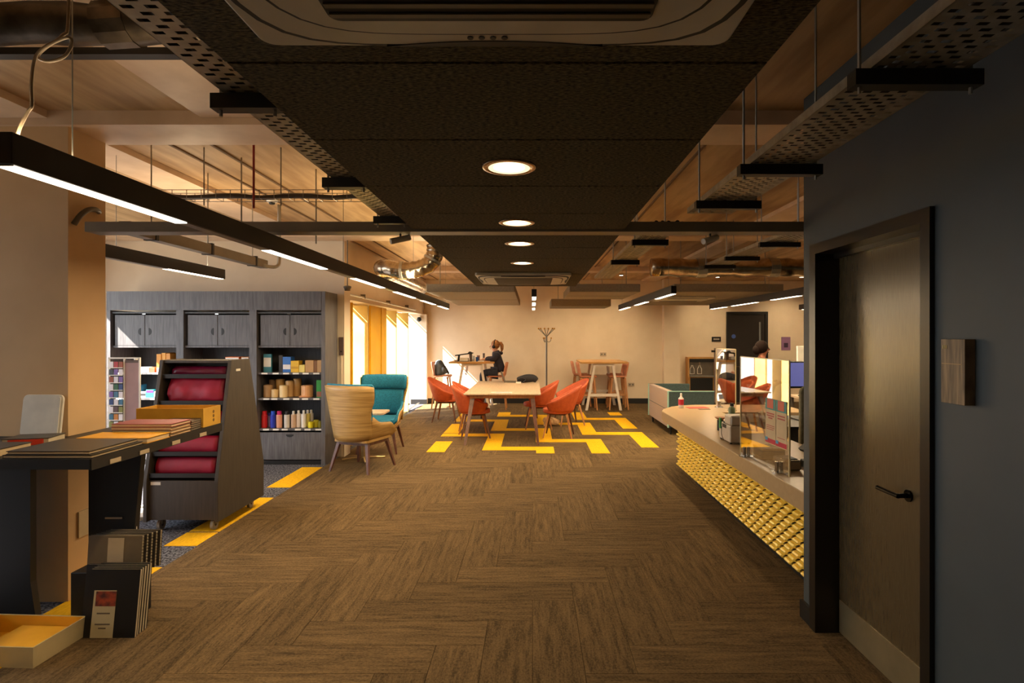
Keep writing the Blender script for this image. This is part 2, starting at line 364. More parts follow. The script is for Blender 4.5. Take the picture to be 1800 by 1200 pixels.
struct('baseboard_right', box(bb(XW - 0.016, XW, 3.137, 3.256, 0, 0.10), XW - 0.016, XW, -3, 2.183, 0, 0.10), blackp)
struct('baseboard_back', bb(-2.5, 3.1, 13.585, 13.6, 0, 0.12), blackp)
struct('baseboard_nib', bb(-2.87, -2.485, 13.405, 13.42, 0, 0.12), blackp)
# far door
d2 = struct('door_2', bb(4.80, 5.66, 13.86, 13.9, 0.0, 2.13), solid('far_door', (34, 28, 24), 0.4))
part('door_glass_strip', bb(5.52, 5.56, 13.855, 13.86, 0.9, 1.95), solid('strip_grey', (120, 124, 128), 0.3), d2)
hb = B(); cyl(hb, (4.90, 13.86, 0.86), (4.90, 13.81, 0.86), 0.012); cyl(hb, (4.89, 13.815, 0.86), (5.05, 13.815, 0.86), 0.012); cyl(hb, (4.90, 13.86, 0.74), (4.90, 13.845, 0.74), 0.03, n=14)
part('lever_handle', hb, chrome, d2)
part('blue_disc', cyl(B(), (4.90, 13.86, 1.6), (4.90, 13.853, 1.6), 0.05, n=20), solid('sign_blue', (60, 90, 170), 0.5), d2)
struct('trim_2', box(box(bb(4.73, 4.80, 13.84, 13.9, 0, 2.2), 5.66, 5.73, 13.84, 13.9, 0, 2.2), 4.80, 5.66, 13.84, 13.9, 2.13, 2.2), blackp)

# ------------------------------------------------------------------ folding screen (yellow panels on a track)
fs = thing('folding_screen', 'tall yellow folding screen of panels hung along the glazed left wall', 'screen', (-2.7, 10.3, 0))
def pan(x0, x1, y0, y1, m=yellowp): part('panel', bb(x0, x1, y0, y1, 0.02, 2.09), m, fs, bevel=0.004)
pan(-2.60, -2.57, 7.82, 8.03)
pan(-2.70, -2.60, 8.22, 8.25)
pf = mat('sunlit_yellow_lacquer', s(240, 208, 118), s(232, 198, 104), scale=3, rough=0.5)  # paler copy of the yellow, so sunlit cross panels burn out white
pan(-2.85, -2.605, 8.98, 9.01, pf)
for k in range(3): pan(-2.60 - 0.012 * (k % 2), -2.565 - 0.012 * (k % 2), 9.03 + 0.33 * k, 9.34 + 0.33 * k)
pan(-2.85, -2.605, 10.89, 10.92, pf)
pan(-2.85, -2.605, 11.93, 11.96, pf)
tk = top('curtain_rail', cyl(B(), (-2.55, 7.85, 2.185), (-2.55, 12.4, 2.175), 0.016, n=10), whitep, 'slim white rail running above the yellow folding screen', 'rail')
for y in (8.6, 10.1, 11.6): part('rail_bracket', bb(-2.60, -2.53, y, y + 0.025, 2.17, 2.235), greys, tk)

# ------------------------------------------------------------------ ceiling raft
RX0, RX1, RZ = -0.69, 0.53, 2.215
def raft(label, ys, y):
    t = thing('ceiling_raft', label, 'ceiling panel', (-0.08, y, RZ), 'dark wood wool ceiling rafts')
    for a, b in zip(ys, ys[1:]): part('panel', bb(RX0, RX1, a + 0.0025, b - 0.0025, RZ, RZ + 0.05), raftm, t, bevel=0.003)
    part('raft_frame', bb(RX0 + 0.03, RX1 - 0.03, ys[0] + 0.02, ys[-1] - 0.02, RZ + 0.05, RZ + 0.09), blackp, t)
    for x in (RX0 + 0.15, RX1 - 0.15):
        for yy in (ys[0] + 0.3, ys[-1] - 0.3): part('hanger_rod', cyl(B(), (x, yy, RZ + 0.09), (x, yy, ZC if not (3.4 < yy < 3.76 or 7.2 < yy < 7.55) else 2.865), 0.006, n=6), steel, t)
    return t
raft('near dark wood wool ceiling raft with the large air conditioner and two downlights', [-0.8, -0.2, 0.2, 1.28, 1.78, 2.33, 2.85, 3.27], 1.3)
raft('far dark wood wool ceiling raft with the small air conditioner and two downlights', [3.46, 3.94, 4.5, 5.05, 5.6, 6.3, 6.99], 5.2)
def cassette(label, x, y, w):
    t = thing('air_conditioner', label, 'air conditioner', (x, y, RZ - 0.035), 'ceiling cassette air conditioners')
    h = w / 2; z = RZ - 0.035
    part('face_plate', prism(B(), rrect(x - h, x + h, y - h, y + h, 0.03), z + 0.006, RZ - 0.001), offw, t, bevel=0.005, seg=2)
    def sup(k, n, zz, m=72):
        out = []
        for i in range(m):
            a = 2 * PI * i / m; c_, s_ = math.cos(a), math.sin(a); r_ = (abs(c_) ** n + abs(s_) ** n) ** (-1 / n) * k * h
            out.append((x + r_ * c_, y + r_ * s_))
        return out
    part('slot_ring', prism(B(), sup(0.978, 6, 0), z + 0.002, z + 0.0065), darks, t)
    part('inner_plate', prism(B(), sup(0.945, 6, 0), z - 0.003, z + 0.006), offw, t)
    part('slot_ring', prism(B(), sup(0.862, 5, 0), z - 0.0045, z + 0.001), darks, t)
    part('centre_plate', prism(B(), sup(0.842, 5, 0), z - 0.008, z), offw, t)
    for q in range(4):
        n = 16; us = [-0.46 + 0.92 * i / n for i in range(n + 1)]
        poly = [(u * h, h * 0.958) for u in us] + [(u * h, h * (0.958 - 0.042 * (1 - (u / 0.46) ** 2))) for u in us[::-1][1:-1]]
        ca, sa = math.cos(q * PI / 2), math.sin(q * PI / 2)
        part('air_slot', prism(B(), [(x + a_ * ca - b_ * sa, y + a_ * sa + b_ * ca) for a_, b_ in poly], z - 0.0045, z + 0.005), darks, t)
    z -= 0.008
    part('grille', prism(B(), rrect(x - h * 0.62, x + h * 0.62, y - h * 0.74, y + h * 0.74, 0.02), z - 0.002, z + 0.001), darks, t)
    for i in range(22):
        yy = y - h * 0.73 + h * 1.46 * (i + 0.5) / 22; part('grille_slat', bb(x - h * 0.61, x + h * 0.61, yy - 0.006, yy + 0.006, z - 0.005, z - 0.002), solid('slat_brown', (92, 82, 64), 0.5), t)
    lp = B()
    for i in range(4): cyl(lp, (x - 0.045 + 0.022 * i, y + h * 0.89, z + 0.005), (x - 0.045 + 0.022 * i, y + h * 0.89, z + 0.003), 0.006, n=8)
    part('indicator_row', lp, darks, t)
    return t
cassette('large cream air conditioner cassette at the top of the picture', -0.075, 0.685, 0.93)
cassette('small far cream air conditioner cassette at the end of the dark raft', -0.09, 5.93, 0.93)
def downlight(label, y, e):
    x = -0.085; t = thing('downlight', label, 'downlight', (x, y, RZ), 'round recessed downlights in the dark raft')
    part('rim', annulus(B(), [(0.076, -0.004), (0.096, -0.004), (0.100, 0.0), (0.076, 0.0)], (x, y, RZ), 28), solid('rim_bronze', (176, 150, 124), 0.25, 0.8), t, smooth=True)
    part('reflector', grid(B(), [[(x + r * math.cos(2 * PI * i / 28), y + r * math.sin(2 * PI * i / 28), RZ - z) for i in range(29)] for r, z in ((0.077, 0.004), (0.066, 0.002), (0.056, 0.001))]), mat('reflector_lit', s(255, 226, 180), emit=(1, 0.72, 0.42, 1), estr=1.6), t)
    part('lamp', cyl(B(), (x, y, RZ - 0.002), (x, y, RZ + 0.004), 0.057, n=24), lit, t)
    l = bpy.data.lights.new('lamp_light', 'SPOT'); l.energy = e; l.spot_size = 1.9; l.spot_blend = 0.8; l.shadow_soft_size = 0.05; l.color = LED
    o = bpy.data.objects.new('lamp_light', l); C.objects.link(o); o.parent = t; o.location = (0, 0, -0.012)
downlight('nearest and largest glowing round downlight in the dark raft', 2.07, 9)
downlight('second glowing round downlight, just before the cross trunking', 3.08, 9)
downlight('third glowing round downlight, just beyond the cross trunking', 3.77, 9)
downlight('fourth and farthest glowing round downlight, before the small air conditioner', 4.77, 9)

# ------------------------------------------------------------------ pendants
def pendant(label, x, y0, y1, segs, zb=2.083, h=0.095, w=0.062, under=None, mult=1.0, up=0.0):
    t = thing('linear_pendant', label, 'pendant light', (x, (y0 + y1) / 2, zb), 'black linear pendant lights')
    part('housing', bb(x - w / 2, x + w / 2, y0, y1, zb + 0.004, zb + h), housing, t, bevel=0.002)
    part('base_lens', bb(x - w / 2 + 0.008, x + w / 2 - 0.008, y0 + 0.01, y1 - 0.01, zb + 0.001, zb + 0.004), unlit, t)
    for a, b in segs:
        part('lit_lens', bb(x - w / 2 + 0.007, x + w / 2 - 0.007, a, b, zb - 0.001, zb + 0.003), lit, t)
        if up and not (a < 3.36 < b):  # unseen up-lights, added to brighten the left ceiling
            part('added_up_lens', bb(x - w / 2 + 0.012, x + w / 2 - 0.012, a, b, zb + h - 0.001, zb + h + 0.002), lit, t)
            ul = area('added_up_light', (x, (a + b) / 2, zb + h + 0.006), w - 0.024, b - a, up * (b - a) * (0.5 if b < 2.6 else 1.0), t); ul.rotation_euler = (PI, 0, 0)
        area('lamp_light', (x, (a + b) / 2, zb - 0.003), w - 0.016, b - a, LEDW * (b - a) * (0.75 if b < 4.5 else 0.9 if b < 6.3 else 1.1) * mult, t)
    n = max(2, int((y1 - y0) / 2.4) + 1)
    for i in range(n):
        yy = y0 + 0.25 + (y1 - y0 - 0.5) * i / (n - 1)
        zt = 2.865 if (3.4 < yy < 3.76 or 7.2 < yy < 7.55) else ZC
        if under and under[0] < yy < under[1]: zt = 2.2
        part('wire', cyl(B(), (x, yy, zb + h), (x, yy, zt), 0.0022, n=5), steel, t)
    return t
p1 = pendant('longest black linear pendant running from the left edge to the windows', -1.5, 1.605, 10.07, [(1.62, 2.43), (3.2, 4.1), (4.75, 5.7), (6.2, 7.2), (7.7, 8.7), (9.1, 10.05)], up=9.0)
part('power_cord', tube(B(), [P(30, 242, 1.66), P(36, 222, 1.66), P(50, 195, 1.66), P(56, 185, 1.66), P(55, 150, 1.66), P(60, 108, 1.66), P(72, 88, 1.66), P(100, 72, 1.66), P(122, 66, 1.66), P(125, 80, 1.67), P(112, 100, 1.67), P(85, 108, 1.67), P(66, 100, 1.68), P(80, 84, 1.69), P(110, 62, 1.70), P(120, 30, 1.72), P(122, -190, 1.72)], 0.0045, 6, 4), solid('cord_beige', (150, 130, 104), 0.6), p1, smooth=True)
pendant('short black linear pendant in front of the charcoal bookcase', -3.0, 3.85, 5.5, [(4.65, 5.48)], up=8.0, zb=2.15)
pendant('black linear pendant hanging over the left side of the reception counter', 1.615, 6.5, 10.5, [(6.5, 7.4), (8.0, 8.9), (9.5, 10.48)])
pendant('black linear pendant in front of the far dark door', 3.2, 5.2, 10.2, [(5.3, 6.2), (6.8, 7.6), (8.1, 9.1), (9.4, 10.15)], under=(7.7, 11.0))
pendant('black linear pendant farthest right, half hidden by the slate wall', 4.9, 6.0, 10.4, [(6.4, 7.4), (8.9, 10.3)])
pendant('black linear pendant seen end-on beyond the small air conditioner', 0.02, 6.95, 10.5, [(6.97, 7.6), (8.2, 9.0), (9.7, 10.45)], mult=0.6)

def wall_spot(label, x, y, e):
    t = thing('ceiling_spot', label, 'ceiling light', (x, y, ZC - 0.012), 'small ceiling spots washing the back wall')
    part('body', cyl(B(), (x, y, ZC - 0.012), (x, y, ZC), 0.055, n=18), housing, t); part('lamp', cyl(B(), (x, y, ZC - 0.0135), (x, y, ZC - 0.011), 0.042, n=18), lit, t)
    l = bpy.data.lights.new('lamp_light', 'SPOT'); l.energy = e; l.spot_size = 2.1; l.spot_blend = 1.0; l.shadow_soft_size = 0.05; l.color = LED
    o = bpy.data.objects.new('lamp_light', l); C.objects.link(o); o.parent = t; o.location = (0, 0, -0.01); o.rotation_euler = (0.28, 0, 0)
wall_spot('ceiling spot before the back wall above the woman', -0.9, 12.5, 85)
wall_spot('ceiling spot before the back wall right of the coat stand', 0.75, 12.5, 90)
wall_spot('ceiling spot before the back wall above the right high table', 1.95, 12.5, 115)
wall_spot('ceiling spot above the far water station', 4.2, 12.9, 110)
wall_spot('ceiling spot above the mauve poster', 6.1, 12.9, 130)

# ------------------------------------------------------------------ suspended acoustic rafts at the back
def baffle(label, x0, x1, y0, y1, z0, z1, seam=True):
    t = thing('acoustic_raft', label, 'acoustic panel', ((x0 + x1) / 2, (y0 + y1) / 2, z0), 'grey suspended acoustic rafts at the back')
    part('board', bb(x0, x1, y0, y1, z0, z1), mat('acoustic_felt', s(150, 138, 118), s(140, 128, 108), scale=40, rough=0.9), t, bevel=0.006)
    if seam: part('seam', bb(x0 + 0.01, x1 - 0.01, (y0 + y1) / 2 - 0.012, (y0 + y1) / 2 + 0.012, z0 - 0.002, z0 + 0.001), solid('seam_dark', (80, 70, 58), 0.8), t)
    for x in (x0 + 0.15, x1 - 0.15): part('hanger_rod', cyl(B(), (x, y0 + 0.25, z1), (x, y0 + 0.25, ZC), 0.006, n=6), steel, t)
baffle('wide grey acoustic raft left of the centre line near the back wall', -1.44, -0.24, 7.7, 11.0, 2.2, 2.31)
baffle('grey acoustic raft just right of the small air conditioner', 0.5, 1.46, 7.7, 9.2, 2.2, 2.31)
baffle('shallow grey acoustic raft close to the back wall above the coat stand', 0.37, 1.56, 11.3, 12.3, 2.2, 2.345, False)
baffle('wide grey acoustic raft above the reception counter', 1.92, 3.4, 7.7, 11.0, 2.2, 2.31)
cv = thing('ceiling_vent', 'cream slot vent set in the acoustic raft above reception', 'vent', (2.3, 8.9, 2.165))
part('vent_plate', prism(B(), rrect(1.95, 2.75, 8.5, 9.3, 0.04), 2.17, 2.199), offw, cv, bevel=0.004)
part('vent_slot', bb(2.05, 2.65, 8.58, 8.64, 2.166, 2.171), darks, cv); part('vent_slot', bb(2.05, 2.65, 9.16, 9.22, 2.166, 2.171), darks, cv)

# ------------------------------------------------------------------ ceiling services
def perforated(x0, x1, y0, y1, z, dx=0.0125, dy=0.0125):
    bm = B(); nx, ny = int(round((x1 - x0) / dx)), int((y1 - y0) / dy); vs = {}
    def gv(i, j):
        if (i, j) not in vs: vs[(i, j)] = bm.verts.new((x0 + (x1 - x0) * i / nx, y0 + j * dy, z))
        return vs[(i, j)]
    for j in range(ny):
        for i in range(nx):
            row = (j // 2)
            if 0 < i < nx - 1 and j % 2 == 0 and ((i + 2 * (row % 2)) % 4) in (1, 2): continue
            bm.faces.new((gv(i, j), gv(i + 1, j), gv(i + 1, j + 1), gv(i, j + 1)))
    return bm
def tray(label, x0, x1, y0, y1, z, struts, sx0, sx1, roddy):
    t = thing('cable_tray', label, 'cable tray', ((x0 + x1) / 2, (y0 + y1) / 2, z - 0.04), 'perforated cable trays')
    pb = part('perforated_base', perforated(x0, x1, y0, y1, z), mat('tray_galv', s(176, 170, 154), s(150, 144, 128), scale=20, rough=0.42, metal=0.55), t); pb['kind'] = 'stuff'
    for x in (x0, x1 - 0.002): part('side_flange', bb(x, x + 0.002, y0, y1, z, z + 0.03), MATS['tray_galv'], t)
    for k in range(4): part('cable', tube(B(), [(x0 + (x1 - x0) * (k + 0.8) / 4.6 + random.uniform(-.01, .01), y0 + (y1 - y0) * i / 8, z + 0.018 + random.uniform(0, .006)) for i in range(9)], 0.014, 6), solid('cable_black', (26, 25, 24), 0.6), t)
    for yy in struts:
        st = part('strut', bb(sx0, sx1, yy, yy + 0.041, z - 0.043, z - 0.002), blackp, t)
        for x in (sx0 + 0.02, sx1 - 0.02): part('threaded_rod', cyl(B(), (x, yy + 0.02, z - 0.06), (x, yy + 0.02, ZC), 0.005, n=6), steel, st)
tray('narrow perforated cable tray along the left edge of the dark raft', -0.85, -0.70, 0.2, 3.28, 2.27, (0.75, 1.56, 2.39, 3.16), -0.885, -0.695, 1)
tray('wide perforated cable tray above the slate door wall', 0.87, 1.12, 0.2, 3.2, 2.29, (0.65, 1.46, 2.27, 2.88), 0.83, 1.16, 1)
tray('far perforated cable tray beyond the cross trunking on the right', 0.75, 0.95, 3.6, 6.9, 2.30, (4.1, 5.2), 0.72, 0.98, 1)
tray('far right perforated cable tray over the reception area', 2.05, 2.30, 3.9, 6.75, 2.43, (4.3, 5.0, 5.9, 6.6), 2.0, 2.36, 1)
top('cable_trunking', bb(-2.6, 1.72, 3.30, 3.42, 2.207, 2.266), solid('trunk_grey', (136, 124, 106), 0.5, 0.2), 'long grey trunking crossing the whole ceiling through the raft gap', 'cable trunking', bevel=0.003)
t = thing('cable_trunking', 'short grey trunking above the charcoal bookcase ending in a pipe elbow', 'cable trunking', (-2.69, 4.65, 2.27))
part('trunk', bb(-2.73, -2.65, 3.75, 5.7, 2.28, 2.36), MATS['trunk_grey'], t, bevel=0.003)
part('pipe_elbow', tube(B(), [(-2.66, 5.6, 2.30), (-2.62, 5.75, 2.30), (-2.60, 5.82, 2.33), (-2.60, 5.84, 2.42), (-2.60, 5.84, 2.62), (-2.60, 5.84, 2.95)], 0.018, 8, 3), steel, t, smooth=True)
for y in (4.0, 4.7, 5.45): part('strap', bb(-2.735, -2.645, y, y + 0.03, 2.275, 2.37), blackp, t); part('hanger_rod', cyl(B(), (-2.69, y + 0.015, 2.37), (-2.69, y + 0.015, ZC), 0.005, n=6), steel, t)
def basket(label, x0, x1, y, z):
    t = thing('wire_basket_tray', label, 'cable tray', ((x0 + x1) / 2, y, z))
    bm = B()
    for zz, yy in ((z, y - 0.05), (z, y + 0.05), (z + 0.06, y - 0.05), (z + 0.06, y + 0.05)): cyl(bm, (x0, yy, zz), (x1, yy, zz), 0.0025, n=5)
    part('long_wires', bm, steel, t)
    n = int((x1 - x0) / 0.1)
    for i in range(n + 1):
        x = x0 + (x1 - x0) * i / n; part('cross_wire', tube(B(), [(x, y - 0.05, z + 0.06), (x, y - 0.05, z), (x, y + 0.05, z), (x, y + 0.05, z + 0.06)], 0.0025, 5), steel, t)
    part('cable_bundle', tube(B(), [(x0 + (x1 - x0) * i / 10, y + 0.01 * math.sin(i * 1.9), z + 0.024 + 0.006 * math.cos(i * 2.3)) for i in range(11)], 0.018, 7, 2), solid('bundle', (84, 78, 72), 0.5), t, smooth=True)
    for x in (x0 + 0.3, x0 + 0.85, x1 - 0.25): part('hanger_rod', cyl(B(), (x, y, z - 0.04), (x, y, ZC), 0.005, n=6), steel, t)
basket('thin wire basket tray with cables crossing the left concrete ceiling', -2.65, -0.9, 4.07, 2.575)
top('sprinkler_pipe', cyl(B(), (-1.96, 4.0, 2.50), (-1.96, 4.0, 2.95), 0.008, n=8), solid('red_pipe', (150, 36, 26), 0.5), 'thin red vertical pipe beside the wire basket tray', 'pipe')
for lab, x, y in (('left slim grey drop rod under the concrete ceiling', -2.2, 4.3), ('right slim grey drop rod under the concrete ceiling', -1.75, 4.6)):
    top('drop_rod', cyl(B(), (x, y, 2.35), (x, y, 2.95), 0.006, n=6), steel, lab, 'rod')
# foil ducts
d = thing('foil_duct', 'crinkled silver duct bending above the window end of the long pendant', 'duct', (-1.8, 7.6, 2.33))
path = [P(765, 430, 7.0), P(764, 448, 7.0), P(752, 466, 7.0), P(728, 474, 7.0), P(700, 475, 7.0), P(682, 471, 7.02), P(672, 472, 7.15)]
path += [Vector((-1.87, 7.4, 2.43)), Vector((-1.87, 8.2, 2.43)), Vector((-1.87, 9.7, 2.43))]
pts = smooth_path(path, 6)
part('duct_tube', tube(B(), pts, [0.105 + 0.006 * math.sin(i * 2.2) for i in range(len(pts))], 14), foil, d, smooth=True)
for i in (8, 22, 40): part('duct_band', tube(B(), [pts[i], pts[i + 1]], 0.113, 14), steel, d)
d = thing('foil_duct', 'crinkled silver duct running across the dark ceiling on the right', 'duct', (2.2, 6.9, 2.5))
pts = [Vector((1.45 + 0.11 * i, 6.95, 2.44 + 0.006 * math.sin(i))) for i in range(24)]
part('duct_tube', tube(B(), pts, [0.11 + 0.008 * math.sin(i * 2.6) for i in range(24)], 14), foil, d, smooth=True)
for i in (5, 13, 20): part('duct_band', tube(B(), [pts[i], pts[i + 1]], 0.12, 14), steel, d)
d = thing('foil_duct', 'silver duct crossing the ceiling at the top left corner', 'duct', (-1.9, 2.1, 2.6))
pts = [Vector((-3.3 + 0.12 * i, 2.15, 2.78 + 0.006 * math.sin(i * 1.7))) for i in range(20)]
part('duct_tube', tube(B(), pts, [0.075 + 0.006 * math.sin(i * 2.6) for i in range(20)], 12), mat('shaded_foil', s(96, 84, 70), s(60, 52, 42), scale=9, rough=0.35, metal=0.9, bump=0.4), d, smooth=True)  # foil colour darkened to stand for the dim ceiling corner
for i in (4, 14): part('duct_band', tube(B(), [pts[i], pts[i + 1]], 0.084, 12), MATS['shaded_foil'], d)
top('ceiling_rail', bb(-3.3, -0.95, 2.42, 2.47, 2.80, 2.83), blackp, 'dark rail crossing the ceiling below the top left duct', 'rail')
for lab, x, y in (('small cream spotlight clipped under the left end of the long trunking', -0.78, 3.36), ('small cream spotlight clipped under the right end of the long trunking', 1.05, 3.36)):
    t = thing('spotlight', lab, 'spotlight', (x, y, 2.15), 'clip-on spotlights')
    part('barrel', cyl(B(), (x - 0.05, y - 0.03, 2.155), (x + 0.05, y + 0.03, 2.19), 0.018, n=12), offw, t); part('stem', cyl(B(), (x, y, 2.17), (x, y, 2.206), 0.006, n=6), blackp, t)
t = thing('smoke_detector', 'round white smoke detector on the left concrete ceiling', 'smoke detector', P(478, 352, 5.6).xy.to_3d() + Vector((0, 0, ZC - 0.05)))
q = ORG[t.name]; part('base', lathe(B(), [(0.055, 0.05), (0.055, 0.03), (0.04, 0.015)], q, 18), whitep, t, smooth=True); part('sensor', lathe(B(), [(0.03, 0.015), (0.025, 0.0), (0.01, -0.003)], q, 14), darks, t)
t = thing('security_camera', 'small grey dome camera on a stem beside the bookcase wall', 'camera', (-2.42, 7.45, 2.2))
part('dome', lathe(B(), [(0.035, 0.0), (0.04, 0.03), (0.05, 0.04), (0.05, 0.06), (0.012, 0.07)], (-2.44, 7.5, 2.2), 16), greys, t, smooth=True); part('stem', cyl(B(), (-2.44, 7.5, 2.265), (-2.44, 7.5, ZC), 0.008, n=8), greys, t)
t = thing('security_camera', 'small black ball camera on the white wall nib by the window', 'camera', (-2.66, 13.35, 1.94))
part('mount', cyl(B(), (-2.64, 13.42, 2.07), (-2.64, 13.36, 2.03), 0.03, n=12), whitep, t); part('ball', lathe(B(), [(0.01, -0.06), (0.05, -0.03), (0.055, 0), (0.04, 0.04), (0.01, 0.055)], (-2.66, 13.34, 2.0), 14), darks, t, smooth=True)
t = thing('wall_bracket', 'dark curved bracket fixed high on the cream column', 'bracket', (-2.76, 3.52, 2.28))
part('arm', tube(B(), [(-2.79, 3.46, 2.28), (-2.765, 3.48, 2.34), (-2.755, 3.53, 2.385), (-2.76, 3.6, 2.40), (-2.79, 3.66, 2.40)], 0.016, 8, 4), solid('bracket_grey', (96, 88, 72), 0.4), t, smooth=True)

# ------------------------------------------------------------------ bookcase with charcoal doors
BY = 7.08
def Zb(py): return CH - (py - VY) * BY / 1000
xs = [-6.2 + 0.0, -5.30, -4.39, -3.48, -2.58]
SH = [1.147, 0.828, 0.446]
bk_labels = ['charcoal cabinet bay farthest left, sunlit door behind the card spinner', 'middle charcoal cabinet bay behind the burgundy display stand', 'right charcoal cabinet bay stocked with tubs and spray cans']
def bay(x0, x1, label, last):
    t = thing('cabinet_bay', label, 'cabinet', ((x0 + x1) / 2, 7.3, 0), 'charcoal cabinet bays')
    y1 = 7.52
    bm = B(); box(bm, x0, x0 + 0.045, BY, y1, 0, 1.925); box(bm, x1 - 0.045 if not last else x1 - 0.05, x1, BY, y1, 0, 2.16 if last else 1.925)
    part('side_panel', bm, charwood, t)
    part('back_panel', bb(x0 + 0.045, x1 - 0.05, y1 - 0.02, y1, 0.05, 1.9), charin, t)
    part('fascia', bb(x0 + 0.002, x1 - (0.05 if last else 0.0), BY - 0.004, BY + 0.02, 1.925, 2.16), charwood, t)
    part('top_board', bb(x0 + 0.002, x1 - 0.05, BY + 0.02, y1, 2.14, 2.16), charwood, t)
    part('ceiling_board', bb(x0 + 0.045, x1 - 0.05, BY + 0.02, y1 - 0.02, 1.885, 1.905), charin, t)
    part('plinth', bb(x0 + 0.045, x1 - 0.05, BY + 0.02, y1 - 0.02, 0, 0.05), blackp, t)
    i0, i1 = x0 + 0.047, x1 - 0.052; mid = (i0 + i1) / 2; yd = BY + 0.035
    for a, b, sgn in ((i0 + 0.03, mid - 0.003, 1), (mid + 0.003, i1 - 0.004, -1)):
        dd = part('door', bb(a, b, yd, yd + 0.02, 1.487, 1.868), charwood, t, bevel=0.002)
        hx = (b - 0.045) if sgn > 0 else (a + 0.045)
        poly = [(hx, 1.66 + 0.045)] + [(hx - sgn * 0.036 * math.sin(PI * k / 10), 1.66 + 0.045 * math.cos(PI * k / 10)) for k in range(1, 10)] + [(hx, 1.66 - 0.045)]
        part('finger_pull', prism(B(), poly, yd - 0.0015, yd + 0.002, 'y'), darks, dd)
    part('latch', bb(mid - 0.03, mid + 0.01, yd - 0.004, yd + 0.02, 1.875, 1.887), chrome, t)
    part('cupboard_base', bb(i0, i1, yd, y1 - 0.02, 1.46, 1.484), charwood, t)
    for z in SH:
        sh = part('shelf', bb(i0, i1, BY + 0.03, y1 - 0.02, z - 0.022, z), charwood, t)
        for k in range(6 if last else 4):
            lx = i0 + 0.06 + (i1 - i0 - 0.16) * k / (5 if last else 3) + random.uniform(-0.02, 0.02)
            part('price_label', bb(lx, lx + 0.075, BY + 0.027, BY + 0.03, z - 0.021, z - 0.001), solid('label_white', (226, 220, 208), 0.5), sh)
    dw = part('drawer_front', bb(i0, i1, BY + 0.03, BY + 0.05, 0.06, 0.40), charwood, t, bevel=0.002)
    poly = [(mid + 0.05 * math.cos(PI + PI * k / 10), 0.375 + 0.034 * math.sin(PI + PI * k / 10)) for k in range(11)]
    part('finger_pull', prism(B(), poly, BY + 0.0285, BY + 0.032, 'y'), darks, dw)
bay(-5.30, -4.39, bk_labels[0], False); bay(-4.39, -3.48, bk_labels[1], False); bay(-3.48, -2.58, bk_labels[2], True)

def col(rgb, rough=0.5): return solid('paint_%d_%d_%d' % rgb, rgb, rough)
def carton(label, px0, px1, ytop, z, Y, dep, rgb, stripe=None, name='carton', cat='box', group=None, zb=None):
    x0, x1 = (px0 - VX) * Y / 1000, (px1 - VX) * Y / 1000; zt = CH - (ytop - VY) * Y / 1000
    o = top(name, bb(x0, x1, Y, Y + dep, z, zt), col(rgb), label, cat, group, bevel=0.002)
    if stripe:
        h = zt - z; part('printed_band', bb(x0 + 0.004, x1 - 0.004, Y - 0.001, Y + 0.001, z + h * stripe[1], z + h * stripe[2]), col(stripe[0]), o)
    return o
YS = BY + 0.09
z = SH[0]; G1 = 'stock on the upper shelf of the right bay'
o = carton('teal and white leaflet pack leaning at the left of the upper shelf', 463, 477, 622, z, YS, 0.03, (40, 110, 120), ((214, 206, 190), .3, .8), 'leaflet_pack', 'pack', G1)
carton('blue and white box beside the yellow cartons', 497, 511, 627, z, YS, 0.12, (50, 110, 190), ((226, 220, 220), .2, .5), 'carton', 'box', G1)
carton('tall dark box behind the blue and white box', 490, 497, 624, z, YS + 0.06, 0.1, (60, 48, 36), None, 'carton', 'box', G1)
carton('bright yellow carton on the upper shelf', 511, 525, 634, z, YS, 0.12, (226, 180, 40), ((200, 150, 20), .3, .5), 'carton', 'box', G1)
carton('small pale yellow carton between the yellow and the brown boxes', 525.5, 535.5, 641, z, YS, 0.1, (232, 208, 110), None, 'carton', 'box', G1)
carton('left brown kraft carton on the upper shelf', 536.5, 551, 633, z, YS, 0.14, (190, 146, 92), None, 'carton', 'box', G1)
carton('narrow dark brown carton between two kraft cartons', 551.3, 557, 633.5, z, YS, 0.14, (128, 84, 40), None, 'carton', 'box', G1)
carton('right brown kraft carton at the end of the upper shelf', 557.3, 568.5, 633, z, YS, 0.14, (196, 152, 98), None, 'carton', 'box', G1)
def can(label, px, r, ytop, z, Y, body, cap=None, name='spray_can', cat='can', group=None, capf=0.78, neck=0.75):
    x = (px - VX) * Y / 1000; h = CH - (ytop - VY) * Y / 1000 - z
    t = thing(name, label, cat, (x, Y, z), group)
    ch = h * capf if cap else h
    part('body', lathe(B(), [(r * .92, 0), (r, 0.004), (r, ch * .95), (r * .9, ch)], (x, Y, z), 16), col(body, 0.35), t, smooth=False)
    if cap: part('cap', lathe(B(), [(r * neck, 0), (r * neck, h - ch - 0.006), (r * neck * .85, h - ch)], (x, Y, z + ch), 14), col(cap, 0.35), t)
    else: part('rim', lathe(B(), [(r * .7, 0), (r * .7, 0.004)], (x, Y, z + h), 14), col(tuple(int(c * .8) for c in body)), t)
    return t
z = SH[1]; G2 = 'cardboard tubs on the middle shelf'
